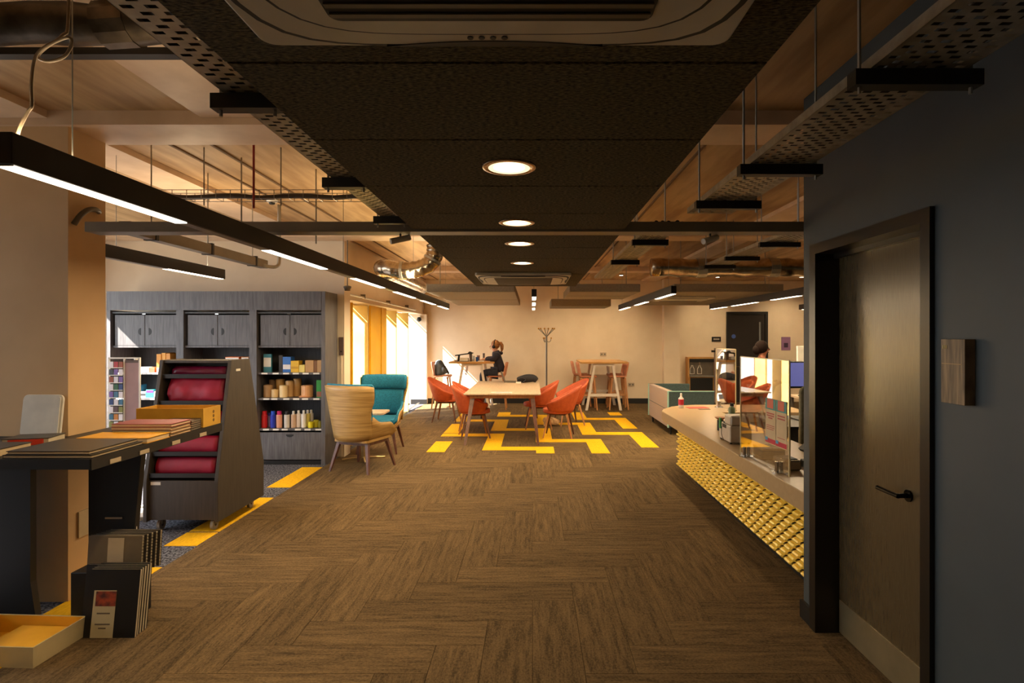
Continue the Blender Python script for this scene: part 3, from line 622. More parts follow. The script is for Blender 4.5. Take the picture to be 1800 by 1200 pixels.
for lab, px, r, yt, dy, c in (('wide brown cardboard tub at the left of the middle shelf', 471.5, .055, 676, 0.02, (176, 138, 96)), ('grey brown tub standing behind the wide brown tub', 479, .04, 667, 0.14, (128, 100, 70)), ('short pale tub in the front row of the middle shelf', 483.5, .045, 684, 0.0, (226, 192, 136)), ('tall golden tub in the back row of the middle shelf', 493, .055, 666, 0.15, (196, 150, 80)), ('tall pale cream tub in the front row of the middle shelf', 498.5, .05, 677, 0.0, (236, 206, 152)), ('peach tub right behind the tall cream tub', 509, .048, 669, 0.1, (222, 178, 120)), ('tall tan tub at the right end of the back row', 523, .050, 665, 0.15, (186, 142, 82)), ):
    can(lab, px, r, yt, z, YS + dy + 0.04, c, None, 'cardboard_tub', 'tub', G2)
t = can('round peach hat-shaped box on the middle shelf', 540, .072, 677, z, YS + 0.08, (222, 164, 112), None, 'hat_box', 'box')
part('brim', lathe(B(), [(.085, 0.001), (.088, 0.012), (.072, 0.02)], ((538 - VX) * (YS + .08) / 1000, YS + 0.08, z), 20), col((214, 150, 104)), t)
carton('green seed packet at the right end of the middle shelf', 556, 569, 668, z, YS, 0.05, (40, 140, 50), ((150, 90, 60), .05, .35), 'seed_packet', 'packet')
z = SH[2]; G3 = 'spray cans and bottles on the lower shelf'
for lab, px, r, yt, dy, c, cp in (('red spray can with red cap at the left of the lower shelf', 465, .036, 722, 0, (196, 34, 30), (206, 30, 30)), ('white and blue spray can behind the blue-capped can', 474, .03, 725, .08, (170, 150, 190), (60, 60, 150)), ('blue spray can with blue cap on the lower shelf', 480, .034, 722, 0, (40, 60, 190), (40, 90, 220)), ('magenta-capped spray can on the lower shelf', 491, .036, 722, 0, (224, 160, 130), (200, 40, 110)), ('silver spray can with black cap on the lower shelf', 504.5, .034, 722, 0, (214, 208, 200), (40, 38, 38))):
    can(lab, px, r, yt, z, YS + 0.03 + dy, c, cp, 'spray_can', 'can', G3)
for lab, px, dy, yt, c in (('brown-labelled white bottle, leftmost of the bottles on the lower shelf', 516, 0, 722, (206, 170, 140)), ('white bottle with red label line on the lower shelf', 525, .03, 721, (232, 214, 198)), ('plain white bottle in the middle of the lower shelf', 534, 0, 721, (238, 230, 218)), ('white bottle with a yellow tint on the lower shelf', 541, .06, 720.5, (232, 214, 120)), ('rear white bottle at the end of the bottle row', 547, .11, 720, (214, 206, 196))):
    can(lab, px, .030, yt, z, YS + 0.04 + dy, c, (232, 226, 216), 'bottle', 'bottle', G3, capf=0.8, neck=0.5)
for k, (lab, px, yt, c) in enumerate((('lower yellow tape roll on the lower shelf', 546.5, 741, (232, 214, 40)), ('olive yellow tape roll at the back of the lower shelf', 556, 738, (190, 176, 40)), ('dark olive tape roll at the end of the lower shelf', 564, 740, (130, 120, 30)))):
    can(lab, px, .034, yt, z, YS + 0.03 + 0.05 * (k % 2) + (0.02 if k == 2 else 0), c, None, 'tape_roll', 'tape')
# left and middle bays
z = SH[0]; G4 = 'stock in the left bays'
for lab, a, b, yt, c, dy in (('first orange file box in the left bay', 275, 283, 622, (224, 150, 50), 0), ('second orange file box in the left bay', 284, 291, 620, (230, 160, 60), 0.01), ('third orange file box in the left bay', 292, 299, 621, (214, 140, 46), 0)):
    o = carton(lab, a, b, yt, z, YS + dy, 0.2, c, ((236, 226, 210), 0.02, 0.25), 'file_box', 'box', G4)
for lab, a, b, yt, c in (('white paper pad stack on the left bay shelf', 246, 262, 645, (230, 224, 220)), ('red and white pad beside the white pads', 262.5, 272, 646, (216, 80, 50))):
    carton(lab, a, b, yt, z, YS, 0.2, c, None, 'paper_pad', 'pad', G4)
for lab, a, b, yt, c in (('orange and white box behind the top of the burgundy stand', 396, 420, 627, (224, 120, 50)), ('small brown box beside the orange and white box', 424, 437, 627, (190, 120, 60))):
    carton(lab, a, b, yt, z, YS, 0.15, c, ((236, 230, 220), .55, .95), 'carton', 'box', G4)
top('plant_bag', lathe(B(), [(.02, 0), (.03, .03), (.05, .08), (.02, .1)], ((437 - VX) * YS / 1000, YS, SH[0]), 9), col((190, 210, 40)), 'lime green packet by the middle cabinet stile', 'packet')
z = SH[1]
for lab, a, b, yt, c, sp in (('white and black patterned box on the left bay shelf', 247, 256, 688, (220, 216, 210), ((40, 40, 44), .3, .7)), ('purple and turquoise box on the left bay shelf', 256.5, 270, 685, (40, 190, 206), ((90, 40, 170), .6, .95)), ('pink and white box at the left bay shelf', 270.5, 277, 688, (226, 190, 190), None), ('blue box at the back of the left bay shelf', 243, 247, 676, (60, 110, 140), None)):
    carton(lab, a, b, yt, z, YS, 0.12, c, sp, 'carton', 'box', G4)

# ------------------------------------------------------------------ burgundy display stand
t = thing('display_stand', 'dark tapered display stand on castors holding burgundy wrapping packs', 'display stand', (-2.85, 5.0, 0))
side = [(4.62, 0.09), (5.41, 0.09), (5.41, 0.42), (5.14, 1.40), (4.83, 1.40), (4.62, 0.42)]
part('side_panel', prism(B(), side, -2.585, -2.555, 'x'), brownblk, t, bevel=0.002); part('side_panel', prism(B(), side, -3.165, -3.135, 'x'), brownblk, t, bevel=0.002)
part('base_box', bb(-3.135, -2.585, 4.65, 5.38, 0.10, 0.42), brownblk, t)
part('back_board', prism(B(), [(5.0, 0.42), (5.03, 0.42), (5.03, 1.385), (5.0, 1.385)], -3.135, -2.585, 'x'), blackb, t)
part('top_board', bb(-3.135, -2.585, 4.84, 5.13, 1.375, 1.395), brownblk, t)
TZ = [0.46, 0.63, 0.85, 1.04, 1.26]
for i, zz in enumerate(TZ):
    yf = 4.63 + (zz - 0.42) * (0.21 / 0.98)
    part('shelf', bb(-3.135, -2.585, yf + 0.015, 5.0, zz - 0.015, zz), brownblk, t)
    part('shelf_lip', bb(-3.135, -2.585, yf + 0.01, yf + 0.016, zz - 0.015, zz + 0.02), blackb, t)
part('price_label', bb(-2.554, -2.552, 4.90, 4.97, 1.30, 1.32), MATS['label_white'], t); part('price_label', bb(-3.12, -3.04, 4.648, 4.65, 0.385, 0.41), MATS['label_white'], t)
for x in (-3.08, -2.64):
    for y in (4.72, 5.32):
        c_ = part('castor', cyl(B(), (x - 0.012, y, 0.045), (x + 0.012, y, 0.045), 0.045, n=18), solid('castor_grey', (150, 142, 130), 0.5), t)
        part('castor_fork', bb(x - 0.02, x + 0.02, y - 0.015, y + 0.03, 0.05, 0.10), greys, c_); part('hub', cyl(B(), (x - 0.014, y, 0.045), (x + 0.014, y, 0.045), 0.016, n=10), blackp, c_)
burg = mat('burgundy_paper', s(168, 14, 58), s(140, 8, 44), scale=5, rough=0.5, bump=0.15)
burgd = mat('dark_burgundy_paper', s(104, 8, 50), s(88, 6, 42), scale=5, rough=0.3, bump=0.15)
def pack(label, z0, z1, x0, x1, m, crinkle=0.004):
    y0 = 4.66 + (z0 - 0.42) * 0.214
    rows = []
    for j in range(7):
        v = j / 6; zz = z0 + (z1 - z0) * v; ck = crinkle; crinkle_ = 0 if j in (0, 6) else crinkle
        rows.append([(x0 + (x1 - x0) * i / 12 + crinkle_ * random.uniform(-1, 1), y0 + 0.03 + 0.21 * v * (z1 - z0) / 0.98 * 1.0 - 0.02 * math.sin(PI * v) + crinkle * random.uniform(-2, 2), zz + crinkle_ * random.uniform(-1, 1)) for i in range(13)])
    bm = grid(B(), rows)
    o = top('wrapping_pack', bm, m, label, 'wrapping pack', 'burgundy wrapping packs', smooth=True)
    q = o.modifiers.new('thick', 'SOLIDIFY'); q.thickness = 0.05; q.offset = -1
    return o
pack('lowest smooth burgundy pack on the display stand', 0.462, 0.60, -3.11, -2.62, burg, 0.001)
pack('second smooth burgundy pack from the bottom of the display stand', 0.632, 0.77, -3.11, -2.62, burg, 0.001)
pack('third burgundy pack from the bottom, half hidden by the yellow tray', 0.852, 0.97, -3.10, -2.62, burg, 0.002)
pack('crumpled bright burgundy bag bulging on the fourth shelf', 1.042, 1.255, -3.09, -2.63, burg, 0.006)
pack('dark burgundy pack on the top shelf of the display stand', 1.262, 1.345, -3.08, -2.62, burgd, 0.003)

# ------------------------------------------------------------------ card spinner
t = thing('card_spinner', 'white wire spinner rack of small colourful cards by the column', 'display rack', (-3.62, 5.0, 0))
Ysp = 4.95
x0, x1, x2 = (191 - VX) * Ysp / 1000, (218 - VX) * Ysp / 1000, (245 - VX) * Ysp / 1000
part('base', cyl(B(), ((x0 + x2) / 2, 5.1, 0), ((x0 + x2) / 2, 5.1, 0.03), 0.22, n=24), whitep, t); part('pole', cyl(B(), ((x0 + x2) / 2, 5.1, 0.03), ((x0 + x2) / 2, 5.1, 1.40), 0.015), whitep, t)
fr = B()
for x in (x0, x1, x2): box(fr, x - 0.006, x + 0.006, Ysp, Ysp + 0.012, 0.45, 1.415)
box(fr, x0, x2, Ysp, Ysp + 0.012, 1.405, 1.417); box(fr, x0, x2, Ysp, Ysp + 0.012, 0.44, 0.452)
box(fr, (x0 + x2) / 2 - 0.01, (x0 + x2) / 2 + 0.01, Ysp + .012, 5.1, 0.7, 0.72); box(fr, (x0 + x2) / 2 - 0.01, (x0 + x2) / 2 + 0.01, Ysp + .012, 5.1, 1.2, 1.22)
part('wire_frame', fr, whitep, t)
part('header_board', bb(x1 + 0.008, x2 - 0.008, Ysp + 0.002, Ysp + 0.01, 0.46, 1.385), solid('mauve_board', (160, 128, 126), 0.7), t)
part('title_strip', bb(x1 + 0.01, x2 - 0.01, Ysp, Ysp + 0.003, 1.37, 1.395), solid('title_brown', (84, 62, 50), 0.6), t)
rc = [(190, 120, 40), (60, 60, 66), (150, 70, 30), (170, 40, 40), (120, 90, 160), (40, 60, 110), (40, 90, 50), (60, 110, 140), (130, 130, 60), (90, 60, 60)]
for r_ in range(13):
    zz = 1.38 - 0.065 * r_
    part('pocket_wire', bb(x0, x1, Ysp - 0.02, Ysp - 0.016, zz - 0.055, zz - 0.049), whitep, t)
    for c_ in range(3):
        xx = x0 + 0.012 + 0.042 * c_
        part('card', bb(xx, xx + 0.034, Ysp - 0.012, Ysp - 0.008, zz - 0.05, zz), col(rc[(r_ + (c_ * 3) % 4) % 10] if (r_ + c_) % 3 else (226, 220, 226)), t)

# ------------------------------------------------------------------ display table on the left
TT = 1.0
t = thing('display_table', 'tall dark display table wrapped around the cream column', 'table', (-2.7, 3.2, 0))
part('table_top', prism(B(), [(-3.7, 2.78), (-2.16, 2.78), (-2.16, 3.95), (-2.79, 3.95), (-2.79, 3.42), (-3.7, 3.42)], TT - 0.03, TT), blackb, t)
part('edge_rail', bb(-2.165, -2.155, 2.78, 3.95, TT - 0.055, TT), blackb, t)
part('front_rail', bb(-3.7, -2.16, 2.775, 2.785, TT - 0.05, TT), blackb, t)
part('leg_panel', prism(B(), [(-2.63, 0), (-2.40, 0), (-2.31, TT - 0.03), (-2.63, TT - 0.03)], 3.37, 3.41, 'y'), blackb, t)
part('leg_panel', prism(B(), [(-3.7, 0), (-2.83, 0), (-2.86, 0.2), (-2.86, TT - 0.03), (-3.7, TT - 0.03)], 3.24, 3.28, 'y'), blackb, t)
for y in (2.9, 3.12, 3.40, 3.68): part('price_label', bb(-2.154, -2.151, y, y + 0.075, TT - 0.05, TT - 0.028), solid('label_cream', (190, 170, 140), 0.5), t)
part('price_label', bb(-3.0, -2.93, 2.77, 2.775, TT - 0.045, TT - 0.02), MATS['label_cream'], t)
part('price_label', bb(-2.53, -2.43, 3.366, 3.37, 0.52, 0.53), MATS['label_cream'], t)
def slab(bm, cx_, cy_, z0, z1, w_, d_, rz):
    v0 = len(bm.verts); box(bm, -w_ / 2, w_ / 2, -d_ / 2, d_ / 2, z0, z1); bm.verts.ensure_lookup_table()
    M_ = Matrix.Translation((cx_, cy_, 0)) @ Matrix.Rotation(rz, 4, 'Z')
    bmesh.ops.transform(bm, matrix=M_, verts=bm.verts[v0:]); return bm
def book(label, cx_, cy_, z0, h, w_, d_, rz, cover, pages=(206, 180, 140), group=None, name='book', cat='book'):
    t = thing(name, label, cat, (cx_, cy_, z0), group)
    part('pages', slab(B(), cx_, cy_, z0 + 0.003, z0 + h - 0.003, w_ - 0.008, d_ - 0.008, rz), col(pages, 0.8), t)
    cb = slab(B(), cx_, cy_, z0 + h - 0.003, z0 + h, w_, d_, rz); slab(cb, cx_, cy_, z0, z0 + 0.003, w_, d_, rz)
    part('cover', cb, col(cover, 0.4), t)
    return t
GB = 'books and notebooks on the display table'
book('lower large black notebook at the near corner of the display table', -2.39, 2.985, TT, 0.016, 0.44, 0.37, 0.0, (30, 26, 22), group=GB)
book('upper large black notebook at the near corner of the display table', -2.40, 2.99, TT + 0.016, 0.016, 0.41, 0.35, 0.01, (44, 36, 28), group=GB)
book('yellow-covered notebook lying behind the large black notebooks', -2.36, 3.29, TT, 0.03, 0.40, 0.20, 0.0, (232, 166, 20), group=GB)
for k in range(4): book(['bottom', 'second', 'third', 'top magenta'][k] + ' thick paperback in the stack before the yellow tray', -2.345 + 0.004 * (k % 2), 3.51 - 0.003 * k, TT + 0.019 * k, 0.019, 0.36, 0.20, 0.01 * (k - 1), (150, 60, 66) if k == 3 else (150, 108, 70), (216, 190, 150), 'paperback stack on the display table')
for k in range(5): book(['lowest', 'second lowest', 'middle', 'second highest', 'highest'][k] + ' thin notebook in the pile against the yellow tray', -2.26, 3.675, TT + 0.013 * k, 0.013, 0.18, 0.11, 0.01 * k, (60, 44, 36), (226, 210, 186), 'thin notebook pile on the display table')
yb = thing('paper_tray', 'open yellow cardboard tray at the far end of the display table', 'tray', (-2.35, 3.84, TT))
yc = mat('yellow_card', s(206, 156, 48), s(190, 140, 38), scale=8, rough=0.7)
bm = bb(-2.60, -2.17, 3.745, 3.945, TT + 0.0, TT + 0.006); part('tray_floor', bm, yc, yb)
part('tray_wall', bb(-2.60, -2.17, 3.74, 3.746, TT, TT + 0.125), yc, yb); part('tray_wall', bb(-2.60, -2.17, 3.94, 3.946, TT, TT + 0.125), yc, yb)
part('tray_wall', bb(-2.606, -2.6, 3.74, 3.946, TT, TT + 0.125), yc, yb); ew = part('tray_wall', bb(-2.17, -2.164, 3.74, 3.946, TT, TT + 0.125), yc, yb)
for k in range(3): part('printed_mark', cyl(B(), (-2.164, 3.86, TT + 0.035 + 0.028 * k), (-2.163, 3.86, TT + 0.035 + 0.028 * k), 0.011, n=10), solid('mark_brown', (120, 84, 20), 0.7), ew)
rb = book('red, black and cream booklet lying before the white sign holder', -2.775, 3.17, TT, 0.045, 0.22, 0.17, 0.25, (60, 52, 40), (206, 190, 160), name='booklet')
part('red_band', slab(B(), -2.770, 3.165, TT + 0.010, TT + 0.040, 0.16, 0.172, 0.25), col((214, 60, 30)), rb)
book('cream-edged book cut by the left edge of the picture', -2.755, 2.92, TT, 0.04, 0.2, 0.2, 0.05, (50, 40, 34), group=GB)
t = thing('sign_holder', 'blank white sign holder leaning on the cream column', 'sign holder', (-2.92, 3.38, TT))
bm = prism(B(), rrect(-0.12, 0.12, 0, 0.25, 0.03), -0.008, 0.008, 'y'); bmesh.ops.transform(bm, matrix=Matrix.Translation((-2.92, 3.375, TT + 0.004)) @ Matrix.Rotation(-0.12, 4, 'X'), verts=bm.verts)
part('panel', bm, whitep, t, bevel=0.003)
bm = prism(B(), rrect(0.07, 0.11, 0.01, 0.235, 0.012), -0.016, -0.008, 'y'); bmesh.ops.transform(bm, matrix=Matrix.Translation((-2.92, 3.375, TT + 0.004)) @ Matrix.Rotation(-0.12, 4, 'X'), verts=bm.verts)
part('raised_edge', bm, whitep, t)

# ------------------------------------------------------------------ things standing on the floor at the left
def leaning(label, n, x, y, w_, h_, th, lean, cover, group, name='notebook', spiral=False, z=0):
    t = thing(name, label, 'notebook', (x, y, z), group)
    M_ = Matrix.Translation((x, y, z)) @ Matrix.Rotation(-lean, 4, 'X')
    bm = bb(-w_ / 2, w_ / 2, 0.001, th - 0.001, 0.002, h_); bmesh.ops.transform(bm, matrix=M_, verts=bm.verts); part('pages', bm, col((206, 190, 160), 0.8), t)
    bm = box(bb(-w_ / 2 - .002, w_ / 2 + .002, 0, 0.0015, 0.0, h_ + .003), -w_ / 2 - .002, w_ / 2 + .002, th - 0.0015, th, 0.0, h_ + .003); bmesh.ops.transform(bm, matrix=M_, verts=bm.verts); part('cover', bm, col(cover, 0.5), t)
    if spiral:
        bm = B()
        for i in range(12): tube(bm, [(w_ / 2 + 0.002, th / 2 + 0.010 * math.cos(a), h_ * (i + .5) / 12 + 0.0) for a in (0, 1.2, 2.4, 3.6, 4.8, 6.0)], 0.0015, 4)
        bmesh.ops.rotate(bm, cent=(0, 0, 0), matrix=Matrix.Identity(3), verts=bm.verts); bmesh.ops.transform(bm, matrix=M_, verts=bm.verts); part('spiral', bm, steel, t)
    return t, M_
t, M_ = leaning('front large black notebook with a cream printed label, standing on the carpet', 0, -2.25, 3.02, 0.27, 0.345, 0.018, 0.14, (20, 18, 18), 'large black notebooks on the carpet')
bm = bb(-0.10, 0.02, -0.0015, 0.0, 0.0, 0.24); bmesh.ops.transform(bm, matrix=M_, verts=bm.verts); lb = part('label_band', bm, col((206, 190, 150)), t)
bm = bb(-0.088, 0.02, -0.0025, -0.001, 0.16, 0.235); bmesh.ops.transform(bm, matrix=M_, verts=bm.verts); part('label_picture', bm, mat('label_photo', s(190, 80, 40), s(60, 30, 40), scale=18, rough=0.5), lb)
bm = B()
for a, b, zz in ((-0.075, -0.005, 0.12), (-0.08, 0.0, 0.065), (-0.06, -0.02, 0.045)): box(bm, a, b, -0.0025, -0.001, zz, zz + 0.007)
bmesh.ops.transform(bm, matrix=M_, verts=bm.verts); part('label_lines', bm, col((110, 96, 80)), lb)
for k in range(4): leaning(['second', 'third', 'fourth', 'fifth'][k] + ' black notebook leaning behind the labelled one', 0, -2.255 - 0.03 * (k == 2), 3.042 + 0.021 * k, 0.27 + 0.06 * (k == 2), 0.345, 0.018, 0.14, (24, 22, 22), 'large black notebooks on the carpet')
cr = top('black_crate', bb(-2.60, -2.25, 3.20, 3.36, 0.0, 0.27), blackb, 'low black crate under the table carrying the spiral notebooks', 'crate', bevel=0.004)
for k in range(5):
    t, M_ = leaning(['front', 'second', 'third', 'fourth', 'rear'][k] + ' spiral notebook standing on the low black crate', 0, -2.36 + 0.010 * k, 3.205 + 0.024 * k, 0.30, 0.20, 0.018, 0.08, (120, 104, 80) if k == 0 else (66, 58, 50), 'spiral notebooks under the table', 'spiral_notebook', True, z=0.27)
    if k == 0:
        bm = bb(-0.04, 0.05, -0.0015, 0.0, 0.0, 0.19); bmesh.ops.transform(bm, matrix=M_, verts=bm.verts); part('label_band', bm, col((206, 184, 150)), t)
t = thing('paper_tray', 'shallow open tray with white sides and yellow lining on the carpet', 'tray', (-2.55, 2.95, 0))
def rot(bm): bmesh.ops.transform(bm, matrix=Matrix.Translation((-2.645, 2.91, 0)) @ Matrix.Rotation(-0.05, 4, 'Z'), verts=bm.verts); return bm
tw = col((206, 186, 140))
part('tray_floor', rot(bb(-0.24, 0.24, -0.15, 0.15, 0.0, 0.006)), mat('yellow_lining', s(238, 176, 30), s(226, 160, 24), scale=6, rough=0.6), t)
for a in ((-0.246, 0.246, -0.156, -0.15), (-0.246, 0.246, 0.15, 0.156), (-0.246, -0.24, -0.15, 0.15), (0.24, 0.246, -0.15, 0.15)):
    wl = part('tray_wall', rot(bb(*a, 0.0, 0.10)), tw, t)
part('lining', rot(bb(-0.239, 0.239, 0.1475, 0.1498, 0.006, 0.098)), MATS['yellow_lining'], t); part('lining', rot(bb(-0.2395, -0.2375, -0.149, 0.147, 0.006, 0.098)), solid('red_lining', (150, 50, 24), 0.6), t)
part('lining', rot(bb(0.2375, 0.2395, -0.149, 0.147, 0.006, 0.098)), MATS['yellow_lining'], t)
part('loose_sheet', rot(bb(-0.10, 0.22, -0.14, 0.14, 0.006, 0.05)), MATS['yellow_lining'], t)
t = thing('notice_card', 'white notice card fixed low on the cream column', 'card', (-2.78, 3.5, 0.40))
part('card', bb(-2.799, -2.79, 3.50, 3.72, 0.36, 0.52), col((206, 186, 150)), t)
t = thing('pamphlet', 'thin white pamphlet sticking up behind the spiral notebooks', 'pamphlet', (-2.30, 3.39, 0.2))
bm = prism(B(), [(-0.02, 0), (0.02, 0), (0.004, 0.26)], 3.385, 3.389, 'y'); bmesh.ops.translate(bm, vec=(-2.36, 0, 0.21), verts=bm.verts); part('sheet', bm, col((226, 222, 214)), t); part('foot', bb(-2.39, -2.33, 3.375, 3.40, 0.20, 0.212), col((200, 196, 190)), t)

# ------------------------------------------------------------------ blue lounge chairs
def angle_shell(amax, n, rows_fn):
    rows = []
    return rows
def lounge_proto():
    t = thing('lounge_chair', 'x', 'armchair', (0, 0, 0), 'blue lounge chairs with veneer shells')
    def pt(a, z, grow=0.0, off=0.0):
        w_ = 0.265 + 0.055 * min(1, max(0, (z - 0.36) / 0.6)) + grow
        return (w_ * math.sin(a) * 1.10, -0.10 - (0.20 + grow) * math.cos(a) - 0.16 * (z - 0.36) + off, z)
    rows = []
    for j in range(11):
        v = j / 10; row = []
        for i in range(17):
            a = math.radians(-74 + 148 * i / 16); e = abs(a) / math.radians(74)
            zt = 1.03 - 0.02 * e ** 4; zb = 0.37 + 0.04 * e * e
            amod = a * (1.0 if v > 0.72 else (0.86 + 0.14 * max(0, (v - 0.55) / 0.17)) if v > 0.55 else 0.86)
            row.append(pt(amod, zb + (zt - zb) * v))
        rows.append(row)
    part('veneer_shell', grid(B(), rows), veneer, t, smooth=True, solidify=0.018)
    def cush(z0, z1, amx, dep, nm):
        rows = []
        for j in range(9):
            v = j / 8; puff = dep * (math.sin(PI * min(1, max(0, v))) ** 0.35)
            rows.append([(lambda p: (p[0], p[1] + 0.012 + puff, p[2]))(pt(math.radians(-amx + 2 * amx * i / 12), z0 + (z1 - z0) * v, -0.014)) for i in range(13)])
        part(nm, grid(B(), rows), bluef, t, smooth=True, solidify=0.03)
    cush(0.84, 1.035, 70, 0.05, 'head_cushion'); cush(0.47, 0.83, 60, 0.05, 'back_cushion')
    # bucket sides
    for sgn in (-1, 1):
        rows = []
        prof = [(-0.19, 0.64), (-0.10, 0.60), (0.02, 0.55), (0.12, 0.57), (0.22, 0.50), (0.27, 0.43)]
        prof = [(q_.x, q_.y) for q_ in smooth_path([(a_, b_, 0) for a_, b_ in [(-0.21, 0.66), (-0.08, 0.585), (0.05, 0.565), (0.17, 0.545), (0.27, 0.44)]], 5)]
        for f in (0, 0.33, 0.66, 1):
            rows.append([(sgn * (0.225 + 0.07 * f), y, 0.375 + (zt - 0.375) * f) for y, zt in prof])
        part('arm_shell', grid(B(), rows), veneer, t, smooth=True, solidify=0.016)
        rows = [[(sgn * (0.205 + 0.07 * f), y + 0.004, 0.395 + (zt + 0.015 - 0.395) * f) for y, zt in prof] for f in (0, 0.33, 0.66, 1)]
        part('arm_pad', grid(B(), rows), bluef, t, smooth=True, solidify=0.024)
    part('seat_cushion', prism(B(), rrect(-0.23, 0.23, -0.24, 0.28, 0.06), 0.385, 0.47), bluef, t, bevel=0.02, seg=3, smooth=True)
    part('seat_pan', prism(B(), rrect(-0.24, 0.24, -0.26, 0.27, 0.06), 0.355, 0.385), veneer, t)
    fr = B(); box(fr, -0.22, 0.22, -0.21, -0.17, 0.315, 0.355); box(fr, -0.22, 0.22, 0.17, 0.21, 0.315, 0.355); box(fr, -0.22, -0.18, -0.17, 0.17, 0.315, 0.355); box(fr, 0.18, 0.22, -0.17, 0.17, 0.315, 0.355)
    part('under_frame', fr, walnut, t)
    for sx in (-1, 1):
        for sy in (-1, 1): part('leg', bar(B(), (sx * 0.27, sy * 0.27, 0), (sx * 0.20, sy * 0.19, 0.335), 0.024, 0.024, (0.042, 0.042)), walnut, t)
    return t
lg = lounge_proto()
place(lg, (-2.06, 6.92, 0), math.radians(-20), 'lounge chair turned away, showing its oak veneer back')
place(lg, (-2.13, 7.98, 0), math.radians(183), 'lounge chair facing the camera, showing its blue upholstery')
t = thing('side_table', 'small pale side table between the two blue lounge chairs', 'table', (-2.2, 7.42, 0))
part('top', prism(B(), rrect(-2.42, -1.90, 7.22, 7.62, 0.05), 0.60, 0.622), tabletop, t)
part('post', cyl(B(), (-2.2, 7.42, 0.02), (-2.2, 7.42, 0.60), 0.03, n=14), solid('brass_pole', (196, 170, 120), 0.3, 0.7), t)
bm = B()
for a in (20, 110, 200, 290):
    a = math.radians(a); tube(bm, [(-2.2, 7.42, 0.03), (-2.2 + 0.27 * math.cos(a), 7.42 + 0.27 * math.sin(a), 0.012)], 0.011, 6)
part('star_base', bm, MATS['brass_pole'], t)

# ------------------------------------------------------------------ orange tub chairs and centre table
def tub_proto():
    t = thing('tub_chair', 'x', 'chair', (0, 0, 0), 'orange tub chairs around the long table')
    rows = []
    for j in range(8):
        v = j / 7; row = []
        for i in range(23):
            a = math.radians(-128 + 256 * i / 22); c = max(0, math.cos(a * 0.92)); e = abs(a) / math.radians(128)
            zr = 0.64 + 0.19 * c ** 1.6 - 0.10 * max(0, e - 0.6) / 0.4
            r = 0.215 + 0.095 * v ** 0.8
            zz = 0.40 + (zr - 0.40) * v
            row.append((r * 1.02 * math.sin(a), -r * math.cos(a) * (1.0 if math.cos(a) > 0 else 0.9) - 0.05 * v * c, zz))
        rows.append(row)
    part('shell', grid(B(), rows), orange, t, smooth=True, solidify=0.022)
    part('seat', prism(B(), [(0.235 * math.cos(2 * PI * i / 20), 0.225 * math.sin(2 * PI * i / 20) + (0.03 if math.sin(2 * PI * i / 20) > 0 else 0)) for i in range(20)], 0.385, 0.45), orange, t, bevel=0.012, seg=2, smooth=True)
    part('seat_base', prism(B(), rrect(-0.16, 0.16, -0.15, 0.17, 0.04), 0.355, 0.385), walnut, t)
    for sx in (-1, 1):
        for sy in (-1, 1): part('leg', bar(B(), (sx * 0.225, sy * 0.225, 0), (sx * 0.155, sy * 0.145, 0.37), 0.02, 0.02, (0.038, 0.034)), beech if sx < 0 else walnut, t)
    return t
tc = tub_proto()
R = math.radians
place(tc, (-0.93, 9.08, 0), R(-78), 'nearest orange tub chair on the left of the long table')
place(tc, (-1.02, 9.80, 0), R(-88), 'middle orange tub chair on the left side of the long table')
place(tc, (-1.62, 10.75, 0), R(-95), 'orange tub chair pulled out by the sunlit window')
place(tc, (0.42, 9.12, 0), R(82), 'nearest orange tub chair on the right of the long table')
place(tc, (0.66, 10.35, 0), R(105), 'orange tub chair with its tall back showing at the right of the table')
place(tc, (0.10, 9.98, 0), R(92), 'orange tub chair pushed far under the right side of the table')
TB = thing('meeting_table', 'long pale wood meeting table with splayed dark legs', 'table', (-0.47, 9.75, 0))
tx0, tx1, ty0, ty1 = -1.035, 0.125, 8.52, 10.95
part('table_top', bb(tx0, tx1, ty0, ty1, 0.718, 0.74), tabletop, TB, bevel=0.004)
ap = B(); box(ap, tx0 + 0.09, tx1 - 0.09, ty0 + 0.07, ty0 + 0.10, 0.665, 0.718); box(ap, tx0 + 0.09, tx1 - 0.09, ty1 - 0.10, ty1 - 0.07, 0.665, 0.718); box(ap, tx0 + 0.09, tx0 + 0.12, ty0 + 0.10, ty1 - 0.10, 0.665, 0.718); box(ap, tx1 - 0.12, tx1 - 0.09, ty0 + 0.10, ty1 - 0.10, 0.665, 0.718)
part('apron', ap, beech, TB)
for sx, x in ((-1, tx0), (1, tx1)):
    for sy, y in ((-1, ty0), (1, ty1)): part('leg', bar(B(), (x - sx * 0.04, y - sy * -0.16, 0), (x - sx * 0.13, y - sy * 0.13, 0.71), 0.035, 0.035, (0.07, 0.06)), walnut, TB)
bg_ = thing('black_bag', 'soft black bag lying on the far right corner of the long table', 'bag', (-0.05, 10.5, 0.74))
pts = [(-0.24, 10.62, 0.80, .05, .05), (-0.14, 10.6, 0.81, .065, .06), (-0.03, 10.6, 0.82, .08, .07), (0.05, 10.6, 0.80, .06, .05)]
bm = B(); tube(bm, smooth_path([(-0.28, 10.55, 0.79), (-0.18, 10.57, 0.81), (-0.08, 10.56, 0.825), (0.02, 10.56, 0.82), (0.08, 10.55, 0.78)], 4), [0.02 + 0.055 * math.sin(PI * min(1, (i + 1) / 18)) ** 0.5 for i in range(17)], 12)
part('body', bm, mat('black_cloth', s(34, 32, 38), s(22, 21, 26), scale=12, rough=0.8, bump=0.4), bg_, smooth=True)
part('strap', tube(B(), [(-0.25, 10.5, 0.76), (-0.27, 10.46, 0.80), (-0.2, 10.46, 0.835), (-0.13, 10.47, 0.80), (-0.18, 10.46, 0.75)], 0.012, 6, 4), MATS['black_cloth'], bg_, smooth=True)
